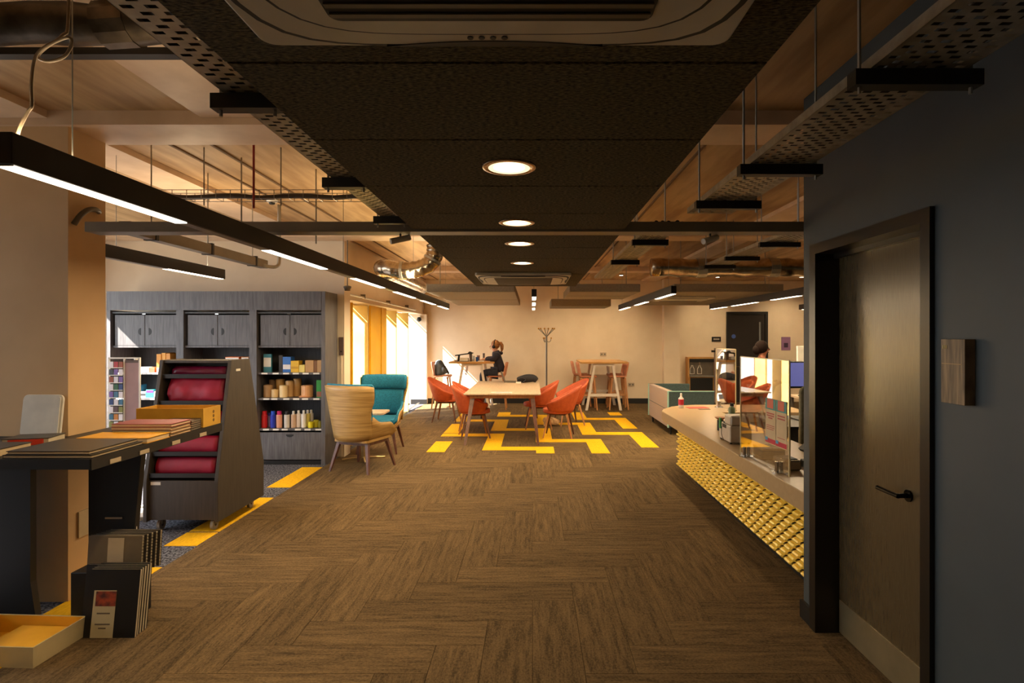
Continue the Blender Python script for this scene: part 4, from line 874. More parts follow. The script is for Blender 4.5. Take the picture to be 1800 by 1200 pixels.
part('white_tag', bb(-0.30, -0.21, 10.42, 10.47, 0.741, 0.765), whitep, bg_)
t = thing('laptop', 'open laptop seen from the side at the far edge of the long table', 'laptop', (-0.42, 10.7, 0.74))
part('keyboard_base', bb(-0.52, -0.31, 10.55, 10.85, 0.741, 0.757), greys, t); bm = bb(-0.006, 0.006, -0.15, 0.15, 0, 0.2); bmesh.ops.transform(bm, matrix=Matrix.Translation((-0.52, 10.7, 0.75)) @ Matrix.Rotation(-0.35, 4, 'Y'), verts=bm.verts); part('lid', bm, solid('laptop_brown', (110, 92, 80), 0.4, 0.4), t)
t = thing('pen_tray', 'flat white tray of papers on the near edge of the long table', 'tray', (-0.48, 8.62, 0.74))
part('tray', prism(B(), rrect(-0.63, -0.31, 8.56, 8.70, 0.03), 0.7405, 0.752), whitep, t); part('sheet', bb(-0.55, -0.35, 8.58, 8.66, 0.752, 0.755), col((170, 196, 206)), t)
pb = thing('paper_bag', 'crumpled beige paper bag on the carpet under the right chair', 'bag', (0.38, 10.0, 0))
bm = B(); tube(bm, smooth_path([(0.20, 10.2, 0.06), (0.27, 10.2, 0.085), (0.38, 10.2, 0.075), (0.48, 10.2, 0.05)], 4), [0.045, .06, .07, .075, .078, .075, .07, .07, .068, .065, .06, .05, .04], 10)
for v in bm.verts: v.co.z = max(0.002, v.co.z); v.co += Vector((random.uniform(-.008, .008), random.uniform(-.008, .008), 0))
part('bag_body', bm, mat('kraft', s(214, 176, 128), s(190, 150, 104), scale=14, rough=0.8, bump=0.4), pb)
part('bag_fold', bb(0.20, 0.24, 10.14, 10.26, 0.002, 0.10), MATS['kraft'], pb)

# ------------------------------------------------------------------ bar tables and stools at the back
def bar_table(label, x0, x1, y0, y1):
    t = thing('bar_table', label, 'table', ((x0 + x1) / 2, (y0 + y1) / 2, 0), 'high tables with white A-frames')
    part('table_top', bb(x0, x1, y0, y1, 1.015, 1.055), oaktop, t, bevel=0.005)
    m = (x0 + x1) / 2; q = 0.37
    for y in (y0 + 0.12, y1 - 0.16):
        for sx in (-1, 1): part('leg', bar(B(), (m + sx * q, y, 0), (m + sx * 0.19, y, 1.015), 0.055, 0.06, (0.05, 0.06)), whitew, t)
        part('cross_bar', bb(m - q + 0.06, m + q - 0.06, y - 0.025, y + 0.025, 0.30, 0.36), whitew, t)
        part('head_bar', bb(m - 0.2, m + 0.2, y - 0.025, y + 0.025, 0.96, 1.015), whitew, t)
bar_table('high oak table with white A-frame legs below the wall socket', 1.03, 2.05, 12.2, 13.42)
bar_table('high oak table with white A-frame legs where the woman works', -1.80, -0.82, 12.2, 13.42)
def stool_proto():
    t = thing('bar_stool', 'x', 'bar stool', (0, 0, 0), 'high bar stools')
    prof = [(0.20, 0.695), (0.17, 0.715), (0.05, 0.712), (-0.10, 0.705), (-0.16, 0.72), (-0.19, 0.77), (-0.205, 0.85), (-0.225, 0.94), (-0.24, 1.03)]
    rows = []
    for k, (y, z_) in enumerate(prof):
        rows.append([(x * (0.20 - (0.03 if k == 0 or k == len(prof) - 1 else 0)), y + (0.04 * x * x if k > 4 else 0), z_ + (0.02 * x * x if k < 5 else 0)) for x in (-1, -.8, -.4, 0, .4, .8, 1)])
    part('seat_shell', grid(B(), rows), peach, t, smooth=True, solidify=0.022)
    for sx in (-1, 1):
        for sy in (-1, 1): part('leg', bar(B(), (sx * 0.205, sy * 0.205, 0), (sx * 0.15, sy * 0.14, 0.70), 0.022, 0.026, (0.034, 0.036)), beech, t)
    for sy in (-1, 1): part('foot_rail', bb(-0.18, 0.18, sy * 0.185 - 0.011, sy * 0.185 + 0.011, 0.28, 0.31), beech, t)
    for sx in (-1, 1): part('side_rail', bb(sx * 0.182 - 0.011, sx * 0.182 + 0.011, -0.18, 0.18, 0.31, 0.34), beech, t)
    fr = B(); box(fr, -0.15, 0.15, -0.16, -0.12, 0.665, 0.695); box(fr, -0.15, 0.15, 0.11, 0.15, 0.665, 0.695)
    part('seat_frame', fr, beech, t)
    return t
st = stool_proto()
place(st, (1.20, 12.52, 0), R(-90), 'peach bar stool, nearest on the left side of the right high table')
place(st, (1.12, 13.12, 0), R(-90), 'peach bar stool, farther one on the left side of the right high table')
place(st, (1.88, 12.56, 0), R(90), 'peach bar stool, nearest on the right side of the right high table')
place(st, (1.93, 13.14, 0), R(90), 'peach bar stool, farther one on the right side of the right high table')
place(st, (-2.02, 12.75, 0), R(-90), 'sunlit bar stool carrying the grey backpack by the window')
place(st, (-0.78, 12.55, 0), R(90), 'bar stool the woman in the dark jacket sits on')
# backpack
bp = thing('backpack', 'grey backpack resting on the bar stool by the window', 'backpack', (-2.0, 12.72, 0.72))
gm = mat('backpack_grey', s(104, 110, 114), s(60, 66, 70), scale=9, rough=0.7, bump=0.3)
bm = B(); lathe(bm, [(0.03, 0.0), (0.15, 0.01), (0.165, 0.06), (0.15, 0.16), (0.12, 0.26), (0.08, 0.32), (0.03, 0.345)], (0, 0, 0), 14)
bmesh.ops.transform(bm, matrix=Matrix.Translation((-2.03, 12.72, 0.735)) @ Matrix.Rotation(-0.22, 4, 'Y') @ Matrix.Diagonal((0.85, 1.05, 1, 1)), verts=bm.verts); part('bag_body', bm, gm, bp, smooth=True)
for y in (12.60, 12.70): part('strap', tube(B(), [(-2.05, y - .04, 1.05), (-1.98, y - .06, 0.98), (-1.91, y - .05, 0.88), (-1.86, y - .02, 0.77)], 0.016, 6, 4), darks, bp, smooth=True)
part('front_pocket', tube(B(), [(-1.92, 12.58, 0.80), (-1.95, 12.56, 0.86), (-1.98, 12.57, 0.92)], [0.04, 0.06, 0.03], 10), gm, bp, smooth=True)
# things on the left high table
HT = 1.055
t = thing('document_tray', 'black document tray heaped with papers on the left high table', 'tray', (-1.5, 12.45, HT))
part('lower_paper', bb(-1.69, -1.40, 12.3, 12.5, HT + .0, HT + 0.012), col((80, 76, 74)), t); part('paper_stack', bb(-1.58, -1.40, 12.32, 12.5, HT + 0.012, HT + 0.075), whitep, t)
bm = bb(-0.19, 0.19, -0.1, 0.1, -0.012, 0.012); bmesh.ops.transform(bm, matrix=Matrix.Translation((-1.49, 12.42, HT + 0.155)) @ Matrix.Rotation(-0.14, 4, 'Y'), verts=bm.verts); part('tilted_tray', bm, darks, t)
part('prop', bar(B(), (-1.62, 12.42, HT + 0.012), (-1.60, 12.42, HT + 0.13), 0.03, 0.12), darks, t); part('prop', bar(B(), (-1.34, 12.42, HT), (-1.35, 12.42, HT + 0.165), 0.05, 0.12), col((90, 70, 60)), t)
part('grip', tube(B(), [(-1.40, 12.34, HT + 0.17), (-1.36, 12.33, HT + 0.205), (-1.32, 12.34, HT + 0.19)], 0.014, 6, 3), darks, t)
def cup(label, x, y, r, h, m, name, cat):
    t = thing(name, label, cat, (x, y, HT))
    part('body', lathe(B(), [(r * .8, 0), (r, h), (r * .9, h), (r * .72, 0.006)], (x, y, HT), 14), m, t, smooth=False)
    part('rim', lathe(B(), [(r * .97, 0), (r * 1.02, 0.004), (r * .9, 0.004)], (x, y, HT + h), 14), m, t)
cup('blue mug beside the papers on the left high table', -1.205, 12.40, 0.036, 0.09, col((30, 80, 150)), 'mug', 'mug')
cup('clear tumbler on the left high table', -1.275, 12.36, 0.026, 0.12, glass('tumbler_glass', (0.92, 0.94, 0.95, 1), 0.15), 'tumbler', 'glass')
cup('brown jar behind the blue mug', -1.20, 12.62, 0.035, 0.12, col((150, 100, 80)), 'jar', 'jar')
cup('dark bottle behind the open notebook', -1.10, 12.85, 0.025, 0.16, col((90, 70, 60)), 'bottle', 'bottle')
bk = thing('open_notebook', 'open notebook under the hands of the seated woman', 'notebook', (-1.06, 12.42, HT))
part('page', slab(B(), -1.12, 12.42, HT, HT + 0.014, 0.13, 0.2, 0), whitep, bk); part('page', slab(B(), -0.985, 12.42, HT, HT + 0.014, 0.13, 0.2, 0), col((200, 150, 110)), bk)
# coat stand
cs = thing('coat_stand', 'tall steel coat stand with gold ball hooks against the back wall', 'coat stand', (0.325, 13.2, 0))
x, y = 0.325, 13.2
part('pole', cyl(B(), (x, y, 0.03), (x, y, 1.62), 0.02, n=12), solid('pole_steel', (120, 112, 102), 0.3, 0.7), cs)
part('base', lathe(B(), [(0.20, 0), (0.20, 0.015), (0.06, 0.03), (0.03, 0.05)], (x, y, 0), 20), MATS['pole_steel'], cs)
gold = solid('gold', (196, 140, 40), 0.3, 0.8)
for k in range(6):
    a = R(15 + 60 * k); ex, ey = x + 0.19 * math.cos(a), y + 0.19 * math.sin(a)
    h_ = part('hook', tube(B(), [(x, y, 1.58), (x + 0.07 * math.cos(a), y + 0.07 * math.sin(a), 1.66), (ex, ey, 1.77)], 0.008, 6, 3), MATS['pole_steel'], cs, smooth=True)
    part('ball', lathe(B(), [(0.004, -0.02), (0.02, -0.008), (0.02, 0.008), (0.004, 0.02)], (ex, ey, 1.78), 10), gold, h_, smooth=True)
for k in range(3):
    a = R(-10 + 120 * k); ca, sa = math.cos(a), math.sin(a)
    h_ = part('lower_hook', tube(B(), [(x, y, 1.50), (x + 0.05 * ca, y + 0.05 * sa, 1.47), (x + 0.09 * ca, y + 0.09 * sa, 1.49), (x + 0.11 * ca, y + 0.11 * sa, 1.55)], 0.007, 6, 3), MATS['pole_steel'], cs, smooth=True)
    part('ball', lathe(B(), [(0.004, -0.018), (0.018, -0.007), (0.018, 0.007), (0.004, 0.018)], (x + 0.11 * ca, y + 0.11 * sa, 1.56), 10), gold, h_, smooth=True)
for lab, xx, zz in (('cream double socket above the right high table', 1.69, 1.175), ('cream double socket low on the wall right of the high table', 2.36, 0.45)):
    t = thing('wall_socket', lab, 'socket', (xx, 13.59, zz), 'double wall sockets')
    part('plate', bb(xx - 0.075, xx + 0.075, 13.585, 13.6, zz - 0.043, zz + 0.043), solid('socket_cream', (196, 176, 150), 0.4), t, bevel=0.003)
    part('outlet', bb(xx - 0.055, xx - 0.015, 13.583, 13.586, zz - 0.02, zz + 0.015), greys, t); part('outlet', bb(xx + 0.015, xx + 0.055, 13.583, 13.586, zz - 0.02, zz + 0.015), greys, t)

# ------------------------------------------------------------------ people
px_, py_ = -0.76, 12.55
wp = [(-0.72, py_, 0.81, .13, .11), (-0.73, py_, 0.94, .12, .10), (-0.76, py_, 1.10, .13, .10), (-0.79, py_, 1.22, .12, .085), (-0.81, py_, 1.275, .055, .055), (-0.83, py_, 1.31, .055, .06), (-0.848, py_, 1.37, .08, .085), (-0.845, py_, 1.425, .075, .075), (-0.835, py_, 1.46, .045, .045)]
we = [(i, i + 1) for i in range(8)]
def limb(base, pts):
    i0 = len(wp); prev = base
    for p in pts: wp.append(p); we.append((prev, len(wp) - 1)); prev = len(wp) - 1
for sy in (-1, 1):
    limb(3, [(-0.79, py_ + sy * 0.16, 1.20, .052, .052), (-0.84, py_ + sy * 0.20, 1.10, .040, .040), (-0.90, py_ + sy * 0.16, 1.095 if sy < 0 else 1.10, .034, .034), (-1.03, py_ + sy * 0.07, 1.105, .024, .024), (-1.10, py_ + sy * 0.05, 1.10, .022, .016)])
    limb(0, [(-0.85, py_ + sy * 0.09, 0.80, .082, .082), (-1.10, py_ + sy * 0.10, 0.795, .062, .062), (-1.08, py_ + sy * 0.10, 0.56, .05, .05), (-1.04, py_ + sy * 0.10, 0.34, .034, .034), (-1.13, py_ + sy * 0.10, 0.325, .03, .022)])
def slim(pts, keep): return [p if i in keep else p[:3] + (p[3] * 0.62, p[4] * 0.62) for i, p in enumerate(pts)]
wo = skin('person', slim(wp, (4, 5, 6, 7, 8, 12, 13, 22, 23)), we, skinm)
tag(wo, 'woman in a dark jacket working at the left high table', 'person')
def sub_skin(name, src, idx_edges, grow, m, parent, sub=2):
    used = sorted({i for e in idx_edges for i in e}); mp = {i: k for k, i in enumerate(used)}
    pts = [tuple(src[i][:3]) + (src[i][3] + grow, (src[i][4] if len(src[i]) > 4 else src[i][3]) + grow) for i in used]
    return skin(name, pts, [(mp[a], mp[b]) for a, b in idx_edges], m, parent, sub)
navy = mat('navy_jacket', s(44, 42, 56), s(32, 30, 42), scale=14, rough=0.8, bump=0.2)
denim = mat('dark_denim', s(40, 46, 62), s(30, 34, 48), scale=30, rough=0.85)
sub_skin('jacket', wp, [(1, 2), (2, 3), (0, 1), (3, 9), (9, 10), (10, 11), (11, 12), (3, 19), (19, 20), (20, 21), (21, 22), (3, 4)], 0.03, navy, wo)
skin('jacket_hem', [(-0.73, py_, 0.98, .15, .125), (-0.725, py_, 0.88, .155, .13), (-0.72, py_, 0.80, .14, .12)], [(0, 1), (1, 2)], navy, wo)
sub_skin('trousers', wp, [(0, 14), (14, 15), (15, 16), (16, 17), (0, 24), (24, 25), (25, 26), (26, 27)], 0.022, denim, wo)
skin('hood', [(-0.715, py_ - .07, 1.25, .05, .04), (-0.69, py_, 1.22, .055, .045), (-0.715, py_ + .07, 1.25, .05, .04)], [(0, 1), (1, 2)], navy, wo)
hairm = mat('blond_hair', s(176, 118, 56), s(128, 78, 34), scale=22, stretch=(1, 1, 3), rough=0.5)
def blob(c, r, n=16):
    bm = B(); lathe(bm, [(max(0.02, math.sin(PI * k / 10)), -math.cos(PI * k / 10)) for k in range(11)], (0, 0, 0), n)
    bmesh.ops.transform(bm, matrix=Matrix.Translation(c) @ Matrix.Diagonal((*r, 1)), verts=bm.verts); return bm
def addm(name, bm, m, parent): o = link(name, bm, m, smooth=True); o.parent = parent; return o
hr = addm('hair', blob((-0.815, py_, 1.42), (0.098, 0.098, 0.105)), hairm, wo)
addm('ponytail', tube(B(), [(-0.74, py_, 1.46), (-0.70, py_, 1.455), (-0.675, py_, 1.40), (-0.672, py_, 1.32), (-0.685, py_, 1.25)], [0.02, 0.034, 0.042, 0.034, 0.01], 10), hairm, hr)
for nm, pts in (('shoe', None),):
    for sy in (-1, 1): skin('shoe', [(-1.03, py_ + sy * .10, 0.325, .04, .035), (-1.10, py_ + sy * .10, 0.318, .042, .03), (-1.17, py_ + sy * .10, 0.315, .03, .022)], [(0, 1), (1, 2)], darks, wo)
addm('nose', tube(B(), [(-0.925, py_, 1.39), (-0.945, py_, 1.365), (-0.925, py_, 1.355)], [0.008, 0.014, 0.008], 8), skinm, wo)
addm('mouth', tube(B(), [(-0.925, py_ - .02, 1.325), (-0.932, py_, 1.327), (-0.925, py_ + .02, 1.325)], 0.006, 6), col((170, 90, 84)), wo)
for sy in (-1, 1):
    addm('eye', lathe(B(), [(0.002, -0.008), (0.010, 0), (0.002, 0.008)], (-0.915, py_ + sy * 0.034, 1.39), 8), darks, wo)
    addm('ear', lathe(B(), [(0.004, -0.025), (0.014, -0.008), (0.016, 0.01), (0.004, 0.024)], (-0.84, py_ + sy * 0.086, 1.37), 8), skinm, wo)
    for f in range(4): addm('finger', tube(B(), [(-1.105, py_ + sy * 0.05 + (f - 1.5) * 0.016, 1.098), (-1.14, py_ + sy * 0.045 + (f - 1.5) * 0.017, 1.094), (-1.165 + 0.008 * abs(f - 1.3), py_ + sy * 0.04 + (f - 1.5) * 0.017, 1.080)], [0.0085, 0.008, 0.006], 6), skinm, wo)
    addm('thumb', tube(B(), [(-1.07, py_ + sy * 0.05 - sy * 0.02, 1.098), (-1.10, py_ + sy * 0.01, 1.09), (-1.125, py_ + sy * 0.008, 1.082)], [0.010, 0.009, 0.007], 6), skinm, wo)
addm('headphones', tube(B(), [(-0.85, py_ - 0.10, 1.37), (-0.84, py_ - 0.095, 1.46), (-0.825, py_, 1.53), (-0.84, py_ + 0.095, 1.46), (-0.85, py_ + 0.10, 1.37)], 0.010, 6, 4), darks, wo)
for sy in (-1, 1): addm('ear_cup', cyl(B(), (-0.85, py_ + sy * 0.088, 1.37), (-0.85, py_ + sy * 0.118, 1.37), 0.036, n=14), darks, wo)
# staff member behind reception, facing right
bx, by = 3.53, 8.8
wp2 = wp; wp = []; we = []
wp += [(bx, by, 0.82, .14, .11), (bx, by, 0.98, .12, .10), (bx, by, 1.14, .13, .10), (bx + .01, by, 1.24, .12, .08), (bx + .02, by, 1.295, .05, .05), (bx + .035, by, 1.335, .055, .055), (bx + .045, by, 1.40, .076, .084), (bx + .04, by, 1.455, .07, .07), (bx + .03, by, 1.485, .04, .04)]
we += [(i, i + 1) for i in range(8)]
for sy in (-1, 1):
    limb(3, [(bx, by + sy * .165, 1.22, .052, .052), (bx - .02, by + sy * .21, 1.0, .042, .042), (bx + .12, by + sy * .19, 0.86, .034, .034), (bx + .24, by + sy * .13, 0.90, .026, .02), (bx + .31, by + sy * .12, 0.90, .02, .014)])
    limb(0, [(bx, by + sy * .09, 0.76, .09, .09), (bx + .01, by + sy * .09, 0.44, .062, .062), (bx - .01, by + sy * .09, 0.08, .04, .04), (bx + .12, by + sy * .09, 0.03, .035, .025)])
so2 = skin('person', slim(wp, (4, 5, 6, 7, 8, 11, 12, 13, 20, 21, 22)), we, skind); tag(so2, 'dark-haired person in a rust top standing behind the reception screen', 'person')
rust = mat('rust_top', s(150, 76, 44), s(136, 66, 38), scale=20, rough=0.8)
sub_skin('top', wp, [(0, 1), (1, 2), (2, 3), (3, 9), (9, 10), (3, 14 + 4), (14 + 4, 14 + 5)], 0.024, rust, so2)
sub_skin('trousers', wp, [(0, 14), (14, 15), (15, 16), (0, 23), (23, 24), (24, 25)], 0.014, darks, so2)
hr = addm('hair', blob((bx + .012, by, 1.435), (.098, .102, .105)), solid('dark_hair', (28, 18, 14), 0.9, spec=0.1), so2)
addm('hair_bun', blob((bx - .06, by, 1.39), (.06, .07, .075)), MATS['dark_hair'], hr)
addm('nose', tube(B(), [(bx + .115, by, 1.42), (bx + .137, by, 1.395), (bx + .117, by, 1.385)], [0.008, 0.014, 0.008], 8), skind, so2)
addm('mouth', tube(B(), [(bx + .112, by - .02, 1.355), (bx + .12, by, 1.357), (bx + .112, by + .02, 1.355)], 0.006, 6), col((120, 50, 44)), so2)
for sy in (-1, 1):
    addm('eye', lathe(B(), [(0.002, -0.008), (0.010, 0), (0.002, 0.008)], (bx + .108, by + sy * 0.034, 1.42), 8), darks, so2)
    for f in range(5): addm('finger', tube(B(), [(bx + .30, by + sy * .12 + (f - 2) * .014, 0.90), (bx + .345, by + sy * .12 + (f - 2) * .015, 0.895), (bx + .37, by + sy * .12 + (f - 2) * .015, 0.88)], [0.009, 0.008, 0.006], 6), skind, so2)

# ------------------------------------------------------------------ sofa
t = thing('booth_sofa', 'low booth sofa with taupe back, teal inside and mint piping', 'sofa', (2.55, 10.0, 0))
sx0, sx1, sy0, sy1, sh = 2.20, 2.95, 9.22, 10.75, 0.71
part('back_panel', bb(sx0, sx0 + 0.09, sy0 + 0.01, sy1 - 0.01, 0.12, sh), taupe, t, bevel=0.012, seg=2)
part('seam', bb(sx0 - 0.002, sx0 + 0.002, sy0 + 0.02, sy1 - 0.02, 0.405, 0.412), teal, t)
part('arm', bb(sx0 + 0.005, sx1, sy0, sy0 + 0.09, 0.12, sh), teal, t, bevel=0.012, seg=2); part('arm', bb(sx0 + 0.005, sx1, sy1 - 0.09, sy1, 0.12, sh), teal, t, bevel=0.012, seg=2)
part('inner_back', bb(sx0 + 0.09, sx0 + 0.16, sy0 + 0.09, sy1 - 0.09, 0.40, sh - 0.02), teal, t, bevel=0.01); part('seat', bb(sx0 + 0.09, sx1 - 0.01, sy0 + 0.09, sy1 - 0.09, 0.14, 0.42), teal, t, bevel=0.03, seg=3)
for y in (sy0 + 0.002, sy1 - 0.002): part('piping', bar(B(), (sx0 - 0.002, y, 0.12), (sx0 - 0.002, y, sh), 0.022, 0.022), mint, t)
part('piping', bb(sx0, sx1, sy0 - 0.006, sy0 + 0.006, sh - 0.008, sh + 0.006), mint, t)
for x in (sx0 + 0.06, sx1 - 0.08):
    for y in (sy0 + 0.08, sy1 - 0.08): part('leg', cyl(B(), (x, y, 0), (x, y, 0.13), 0.014, 0.02), darks, t)

# ------------------------------------------------------------------ reception counter
CX, CT, CB = 1.56, 0.70, 0.584
ct = thing('reception_counter', 'reception counter with beige edge and yellow woven-block front', 'counter', (2.0, 5.2, 0))
poly = [(CX, 3.26), (CX, 6.87), (1.62, 7.05), (1.78, 7.30), (1.95, 7.43), (2.15, 7.5), (3.3, 7.5), (3.3, 6.75), (2.25, 6.75), (2.25, 3.26)]
part('counter_top', prism(B(), poly, CB, CT), stone, ct, bevel=0.004)
part('plinth', prism(B(), [(1.78, 3.26), (1.78, 6.2), (1.9, 6.7), (2.3, 7.2), (3.2, 7.2), (3.2, 6.85), (2.2, 6.85), (2.2, 3.26)], 0, CB), blackb, ct)
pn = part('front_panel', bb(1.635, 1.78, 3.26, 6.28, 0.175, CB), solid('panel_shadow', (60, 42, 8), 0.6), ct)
bmk = B()
prof = [(-0.5, 0.0), (-0.44, 0.026), (-0.2, 0.046), (0.1, 0.052), (0.36, 0.044), (0.5, 0.022), (0.5, 0.0)]
NR, NC = 10, 27; hgt = (CB - 0.178) / NR; wid = 3.02 / NC
rows = []
for u in (-0.5, -0.4, 0.4, 0.5):
    e = 0.75 if abs(u) == 0.5 else 1.0
    rows.append([(-x * e, u * wid * 0.78, v * hgt * 0.80) for v, x in prof])
grid(bmk, rows); bmesh.ops.recalc_face_normals(bmk, faces=bmk.faces)
for f in bmk.faces: f.smooth = False
me_b = bpy.data.meshes.new('block'); bmk.to_mesh(me_b); bmk.free(); me_b.materials.append(ytile)
org = ORG[pn.name]
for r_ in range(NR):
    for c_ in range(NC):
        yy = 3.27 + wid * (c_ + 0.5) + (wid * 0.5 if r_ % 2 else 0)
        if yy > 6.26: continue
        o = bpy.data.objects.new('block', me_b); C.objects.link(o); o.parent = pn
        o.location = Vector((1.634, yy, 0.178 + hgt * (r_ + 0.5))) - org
# perspex screens
def screen(label, a, b, z0, h, feet=True):
    t = thing('perspex_screen', label, 'screen', ((a[0] + b[0]) / 2, (a[1] + b[1]) / 2, z0), 'clear counter screens')
    d = (Vector(b) - Vector(a)).normalized(); n = Vector((-d.y, d.x)) * 0.003
    pl = [(a[0] + n.x, a[1] + n.y), (b[0] + n.x, b[1] + n.y), (b[0] - n.x, b[1] - n.y), (a[0] - n.x, a[1] - n.y)]
    part('pane', prism(B(), pl, z0 + 0.004, z0 + h), perspex, t)
    em = solid('screen_edge', (214, 196, 150), 0.3)
    for q in (a, b): part('pane_edge', bar(B(), (q[0], q[1], z0 + 0.002), (q[0], q[1], z0 + h), 0.009, 0.009), em, t)
    part('pane_edge', tube(B(), [(a[0], a[1], z0 + h), (b[0], b[1], z0 + h)], 0.005, 4), em, t)
    if feet:
        for f in (0.14, 0.82):
            q = Vector(a).lerp(Vector(b), f); m = Vector((-d.y, d.x))
            for sg in (-1, 1): part('clamp_foot', cyl(B(), (q.x + sg * m.x * 0.018, q.y + sg * m.y * 0.018, z0), (q.x + sg * m.x * 0.018, q.y + sg * m.y * 0.018, z0 + 0.07), 0.013, 0.011, 12), chrome, t)
            part('foot_plate', cyl(B(), (q.x, q.y, z0), (q.x, q.y, z0 + 0.006), 0.055, n=20), chrome, t)
    return t
sa, sb = (1.60, 4.37), (1.645, 3.64)
screen('large clear perspex screen with two notices on the reception counter', sa, sb, CT, 0.745)
screen('narrow clear perspex screen at the far end of the reception counter', (2.36, 7.30), (2.43, 6.80), CT, 0.745)
# notices on the screen
def notice(label, f0, f1, zb, zt, lines):
    d = Vector((sb[0] - sa[0], sb[1] - sa[1])); n = Vector((d.y, -d.x)).normalized()
    if n.x > 0: n = -n
    def q(f, z_, off): v = Vector(sa) + d * f + n * off; return (v.x, v.y, z_)
    def card(fa, fb, z0, z1, off):
        bm = B(); a = [bm.verts.new(q(f, z_, off)) for f, z_ in ((fa, z0), (fb, z0), (fb, z1), (fa, z1))]; b = [bm.verts.new(q(f, z_, off - 0.001)) for f, z_ in ((fa, z0), (fb, z0), (fb, z1), (fa, z1))]
        loft(bm, [a, b]); return bm
    t = thing('notice', label, 'notice', q((f0 + f1) / 2, zb, 0.005), 'printed notices on the counter screen')
    part('sheet', card(f0, f1, zb, zt, 0.006), col((206, 180, 140)), t)
    H_ = zt - zb
    part('header', card(f0, f1, zt - H_ * .24, zt, 0.0075), col((60, 140, 134)), t); part('header_badge', card(f0 + .04 * (f1 - f0) / .2, f1 - .04 * (f1 - f0) / .2, zt - H_ * .21, zt - .002, 0.009), col((206, 92, 70)), t)
    part('footer', card(f0, f1, zb + H_ * .02, zb + H_ * .12, 0.0075), col((190, 24, 60)), t); part('footer_corner', card(f0, f0 + (f1 - f0) * .25, zb + H_ * .07, zb + H_ * .14, 0.009), col((60, 150, 190)), t)
    for a, b, v, hh, c in lines: part('text_line', card(f0 + (f1 - f0) * a, f0 + (f1 - f0) * b, zb + H_ * v, zb + H_ * (v + hh), 0.0075), col(c), t)
rd = (176, 70, 62)
notice('left printed notice with teal header on the large perspex screen', 0.57, 0.765, CT + 0.165, CT + 0.475, [(.12, .88, .66, .028, rd), (.15, .85, .61, .028, rd), (.3, .7, .56, .028, rd), (.1, .9, .40, .015, rd), (.1, .9, .36, .015, rd), (.1, .8, .32, .015, rd)])
notice('right printed notice with teal header on the large perspex screen', 0.775, 0.965, CT + 0.165, CT + 0.475, [(.15, .85, .66, .028, rd), (.15, .85, .60, .028, rd), (.15, .85, .2, .012, rd)])
# things on the counter
t = thing('receipt_printer', 'beige receipt printer with green tab on the reception counter', 'printer', (1.72, 4.86, CT))
gb = col((196, 180, 158))
part('body', bb(1.645, 1.83, 4.74, 5.02, CT + 0.012, CT + 0.15), gb, t, bevel=0.008); part('lid', bb(1.652, 1.82, 4.745, 4.90, CT + 0.15, CT + 0.235), gb, t, bevel=0.012); part('paper_slot', bb(1.66, 1.80, 4.90, 4.95, CT + 0.15, CT + 0.165), darks, t)
part('front_slot', bb(1.642, 1.646, 4.83, 4.92, CT + 0.12, CT + 0.15), darks, t); part('green_tab', bb(1.635, 1.645, 4.95, 4.99, CT + 0.10, CT + 0.19), col((30, 140, 70)), t)
part('cable', tube(B(), [(1.64, 4.93, CT + 0.12), (1.632, 4.91, CT + 0.06), (1.64, 4.88, CT + 0.012)], 0.003, 5, 3), darks, t)
for x in (1.66, 1.81):
    for y in (4.76, 5.0): part('rubber_foot', cyl(B(), (x, y, CT), (x, y, CT + 0.013), 0.01, n=8), darks, t)
t = thing('hand_sanitiser', 'white sanitiser bottle with red label on the counter end', 'bottle', (1.87, 7.16, CT))
part('bottle', lathe(B(), [(0.03, 0), (0.033, 0.005), (0.033, 0.12), (0.014, 0.14), (0.012, 0.155)], (1.87, 7.16, CT), 16), col((226, 214, 206), 0.3), t, smooth=True); part('label', lathe(B(), [(0.0338, 0.04), (0.0338, 0.11)], (1.87, 7.16, CT), 16), col((190, 30, 50)), t); part('cap', lathe(B(), [(0.013, 0.155), (0.013, 0.18), (0.008, 0.185)], (1.87, 7.16, CT), 12), whitep, t)
t = thing('leaflet', 'red leaflet lying flat on the far end of the counter', 'leaflet', (2.05, 7.15, CT)); part('sheet', slab(B(), 2.08, 7.18, CT, CT + 0.004, 0.26, 0.14, 0.1), col((196, 60, 50)), t); part('dark_fold', slab(B(), 2.12, 7.02, CT, CT + 0.003, 0.14, 0.05, 0.1), col((90, 56, 40)), t)
t = thing('pen_pot', 'dark pen pot with brown top behind the receipt printer', 'pot', (1.80, 5.45, CT)); part('pot', cyl(B(), (1.80, 5.45, CT), (1.80, 5.45, CT + 0.10), 0.03, n=14), darks, t); part('bowl', lathe(B(), [(0.02, 0.10), (0.055, 0.125), (0.05, 0.125)], (1.80, 5.45, CT), 16), col((150, 84, 30)), t)
t = thing('paper_bundle', 'crumpled clear bag of papers behind the receipt printer', 'bag', (1.92, 5.3, CT))
bm = lathe(B(), [(0.05, 0), (0.08, 0.03), (0.07, 0.08), (0.03, 0.13), (0.01, 0.14)], (1.92, 5.28, CT), 11)
for v in bm.verts: v.co += Vector([random.uniform(-.01, .01) for _ in range(3)]); v.co.z = max(CT + .001, v.co.z)
part('bag', bm, mat('clear_bag', s(170, 150, 128), s(120, 104, 86), scale=16, rough=0.3, bump=0.4), t); part('white_roll', cyl(B(), (1.85, 5.25, CT + 0.002), (1.85, 5.25, CT + 0.14), 0.016, n=10), whitep, t)
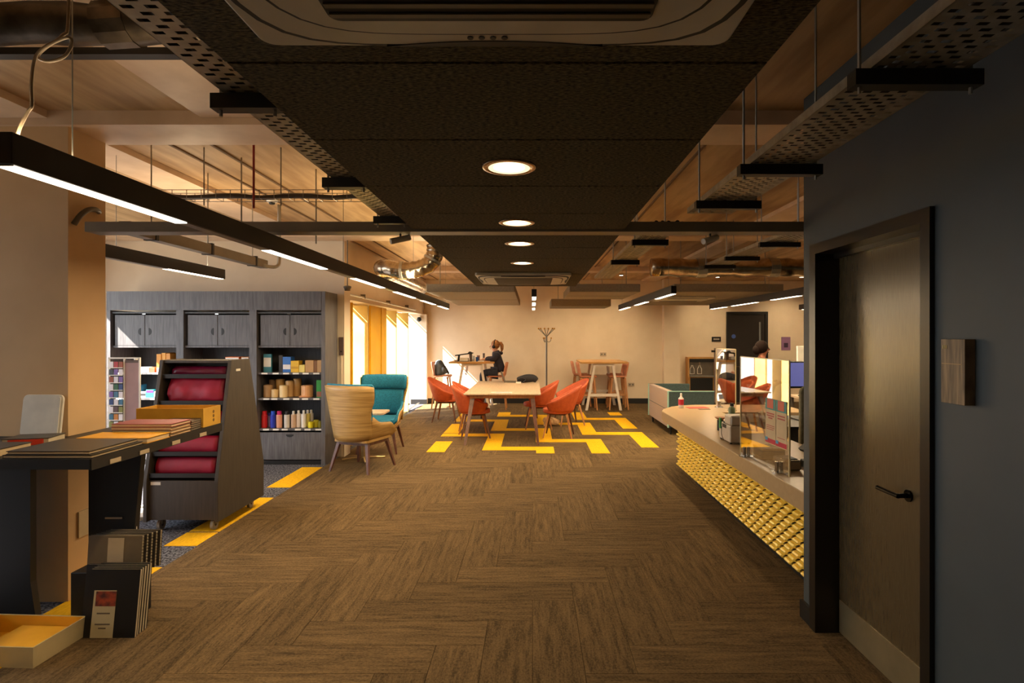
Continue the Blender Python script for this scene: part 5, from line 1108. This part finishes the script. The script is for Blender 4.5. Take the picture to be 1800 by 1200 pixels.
t = thing('water_bottle', 'sage green water bottle standing behind the perspex screen', 'bottle', (2.05, 5.85, CT)); part('bottle', lathe(B(), [(0.032, 0), (0.034, 0.01), (0.034, 0.16), (0.02, 0.185)], (2.05, 5.85, CT), 14), col((108, 122, 84)), t, smooth=True); part('cap', cyl(B(), (2.05, 5.85, CT + 0.185), (2.05, 5.85, CT + 0.215), 0.02, n=12), darks, t)
t = thing('card_reader', 'clear card reader block behind the near foot of the screen', 'card reader', (1.72, 3.9, CT))
part('block', bb(1.68, 1.80, 3.80, 3.98, CT + 0.002, CT + 0.07), solid('silver_block', (150, 140, 126), 0.25, 0.5), t, bevel=0.01); part('keypad', slab(B(), 1.74, 3.89, CT + 0.07, CT + 0.075, 0.08, 0.12, 0.1), darks, t); part('cable', tube(B(), [(1.69, 3.98, CT + 0.02), (1.66, 4.02, CT + 0.015), (1.68, 4.08, CT + 0.01), (1.75, 4.1, CT + 0.008)], 0.004, 5, 4), whitep, t)
t = thing('cash_box', 'low dark cash box between the feet of the screen', 'box', (1.76, 4.28, CT)); part('box', bb(1.69, 1.86, 4.18, 4.36, CT, CT + 0.06), darks, t, bevel=0.006); part('lid', bb(1.69, 1.86, 4.18, 4.36, CT + 0.061, CT + 0.075), col((150, 120, 60)), t)
t = thing('phone', 'black desk phone behind the near end of the screen', 'phone', (1.90, 3.85, CT))
bm = bb(-0.09, 0.09, -0.11, 0.11, -0.012, 0.012); bmesh.ops.transform(bm, matrix=Matrix.Translation((1.93, 3.86, CT + 0.17)) @ Matrix.Rotation(-0.7, 4, 'Y'), verts=bm.verts); part('tilted_panel', bm, darks, t); part('base', bb(1.86, 2.02, 3.76, 3.96, CT, CT + 0.05), darks, t, bevel=0.006); part('stand', bar(B(), (1.96, 3.86, CT + 0.05), (1.95, 3.86, CT + 0.17), 0.03, 0.12), darks, t); part('handset', tube(B(), [(1.88, 3.74, CT + 0.07), (1.90, 3.74, CT + 0.09), (1.98, 3.74, CT + 0.09), (2.0, 3.74, CT + 0.07)], 0.014, 8, 3), col((150, 30, 24)), t)
t = thing('wooden_wedge', 'pale wooden stand at the near end of the counter', 'stand', (1.66, 3.42, CT)); part('board', prism(B(), [(3.36, CT), (3.48, CT), (3.40, CT + 0.17), (3.375, CT + 0.17)], 1.66, 1.685, 'x'), oaktop, t); part('brace', bb(1.685, 1.74, 3.37, 3.45, CT, CT + 0.02), oaktop, t)
# monitor and chair behind the counter
t = thing('monitor', 'computer monitor with pale blue screen behind the counter', 'monitor', (2.75, 5.95, 0.0))
part('panel', bb(2.66, 3.10, 5.93, 5.96, 1.06, 1.34), darks, t, bevel=0.006); part('display', bb(2.675, 3.085, 5.926, 5.93, 1.08, 1.325), screenm, t); part('stand', bb(2.84, 2.92, 5.96, 6.0, 0.74, 1.2), darks, t); part('foot', bb(2.75, 3.0, 5.88, 6.08, 0.725, 0.74), darks, t)
dk = thing('staff_desk', 'dark desk behind the reception counter carrying the monitor', 'desk', (2.85, 5.9, 0)); part('desk_top', bb(2.45, 3.4, 5.5, 6.3, 0.70, 0.725), blackb, dk)
for x in (2.5, 3.35):
    for y in (5.55, 6.25): part('leg', bb(x - .02, x + .02, y - .02, y + .02, 0, 0.70), darks, dk)
for x in (): pass
t = thing('monitor', 'white-backed monitor above the blue screen behind the counter', 'monitor', (4.1, 8.2, 0)); part('panel', bb(3.82, 4.25, 8.2, 8.24, 1.24, 1.46), whitep, t, bevel=0.006); part('logo', cyl(B(), (4.0, 8.2, 1.35), (4.0, 8.198, 1.35), 0.02, n=12), greys, t); part('stand', bb(4.0, 4.06, 8.24, 8.28, 0.74, 1.35), greys, t); part('foot', bb(3.9, 4.16, 8.16, 8.36, 0.725, 0.74), greys, t)
dk = thing('staff_desk', 'rear staff desk carrying the white-backed monitor', 'desk', (4.1, 8.2, 0)); part('desk_top', bb(3.85, 4.6, 7.9, 8.6, 0.70, 0.725), tabletop, dk)
for x in (3.9, 4.55):
    for y in (7.95, 8.55): part('leg', bb(x - .02, x + .02, y - .02, y + .02, 0, 0.70), greys, dk)
t = thing('desk_chair', 'olive fabric desk chair behind the perspex screen', 'chair', (2.55, 4.95, 0))
ol = mat('olive_fabric', s(124, 116, 86), s(110, 102, 74), scale=40, rough=0.9)
part('backrest', prism(B(), rrect(2.32, 2.74, 0.62, 1.17, 0.06), 4.92, 4.97, 'y'), ol, t, bevel=0.015, seg=2); part('seat', prism(B(), rrect(2.32, 2.74, 4.96, 5.40, 0.06), 0.42, 0.49), ol, t, bevel=0.02, seg=2); part('post', cyl(B(), (2.53, 5.18, 0.06), (2.53, 5.18, 0.42), 0.025), darks, t)
bm = B()
for k in range(5):
    a = 2 * PI * k / 5; tube(bm, [(2.53, 5.18, 0.07), (2.53 + .27 * math.cos(a), 5.18 + .27 * math.sin(a), 0.03)], [0.022, 0.016], 6)
part('star_base', bm, darks, t); part('back_stem', bb(2.49, 2.57, 4.975, 5.0, 0.40, 0.75), darks, t)
for k in range(5):
    a = 2 * PI * k / 5; part('castor', cyl(B(), (2.53 + .27 * math.cos(a), 5.165 + .27 * math.sin(a), 0.025), (2.53 + .27 * math.cos(a), 5.195 + .27 * math.sin(a), 0.025), 0.025, n=12), darks, t)
# ------------------------------------------------------------------ on the back right wall
yw = 13.9
t = thing('water_station', 'wood-framed bottle filling station on the far wall', 'water dispenser', (4.05, 13.8, 0))
part('cabinet', bb(3.74, 4.37, 13.70, yw, 0.0, 1.10), oaktop, t); part('steel_face', bb(3.78, 4.36, 13.692, 13.70, 0.66, 1.04), solid('face_steel', (110, 102, 92), 0.35, 0.5), t); part('hood', bb(3.78, 4.36, 13.66, 13.70, 0.98, 1.06), darks, t)
part('drip_tray', bb(3.78, 4.36, 13.62, 13.70, 0.63, 0.66), steel, t); part('recess', bb(3.80, 4.34, 13.69, 13.70, 0.30, 0.60), darks, t); part('spout', cyl(B(), (4.02, 13.68, 0.90), (4.02, 13.68, 0.98), 0.02, n=10), chrome, t)
for x in (3.84, 4.02): part('bottle_outline', tube(B(), [(x + a * .05, 13.688, 0.70 + b * .2) for a, b in ((-1, 0), (-1, .6), (-.4, .85), (-.4, 1), (.4, 1), (.4, .85), (1, .6), (1, 0), (-1, 0))], 0.008, 5), whitep, t)
t = thing('door_sign', 'small black sign with pale lettering beside the far door', 'sign', (4.49, 13.88, 1.48)); part('plate', bb(4.38, 4.60, 13.885, yw, 1.47, 1.59), darks, t)
for a, b in ((4.42, 4.455), (4.462, 4.49), (4.497, 4.525), (4.532, 4.56)): part('letter_mark', bb(a, b, 13.883, 13.886, 1.515, 1.55), col((200, 190, 176)), t)
t = thing('poster', 'mauve poster on the wall right of the far door', 'poster', (6.2, 13.89, 1.25)); part('sheet', bb(6.08, 6.30, 13.893, yw, 1.26, 1.585), col((150, 110, 150)), t); part('panel_mark', bb(6.14, 6.24, 13.89, 13.894, 1.33, 1.44), col((60, 40, 70)), t)
t = thing('dispenser_column', 'tall grey dispenser column beside the water station', 'dispenser', (4.45, 13.4, 0)); part('column', bb(4.36, 4.52, 13.55, 13.68, 0.02, 1.32), solid('column_grey', (176, 158, 150), 0.5), t, bevel=0.01); part('base', bb(4.32, 4.58, 13.5, 13.69, 0, 0.02), greys, t); part('nozzle', bb(4.28, 4.36, 13.56, 13.62, 1.22, 1.27), darks, t)
t = thing('wall_panel', 'grey intercom panel on the wall beside the bookcase', 'intercom', (-2.53, 7.55, 1.36)); part('plate', bb(-2.565, -2.507, 7.54, 7.56, 1.35, 1.59), solid('intercom_grey', (104, 84, 78), 0.4), t, bevel=0.004); part('conduit', bb(-2.548, -2.53, 7.55, 7.56, 0.0, 1.35), wallm, t); part('button', cyl(B(), (-2.536, 7.54, 1.40), (-2.536, 7.537, 1.40), 0.01, n=10), darks, t)
t = thing('wall_sign', 'wood-grain room sign on the slate wall beside the near door', 'sign', (1.53, 2.06, 1.36))
gw = mat('grey_wood', s(150, 124, 92), s(96, 78, 58), scale=9, stretch=(1, 9, 0.7), rough=0.5)
part('board', bb(1.508, XW, 1.985, 2.10, 1.358, 1.59), gw, t, bevel=0.001); part('inlay_line', bb(1.5065, 1.5085, 2.0, 2.095, 1.50, 1.502), solid('brass_line', (190, 150, 90), 0.4), t)
for k in range(3): part('letter_mark', bb(1.5065, 1.5085, 2.07 + .008 * k, 2.075 + .008 * k, 1.555, 1.568), col((190, 166, 100)), t)
top('floor_wedge', bar(B(), (-2.67, 11.75, 0.005), (-2.62, 13.1, 0.07), 0.05, 0.06), blackb, 'dark grey bar lying at the foot of the sunlit window', 'bar')
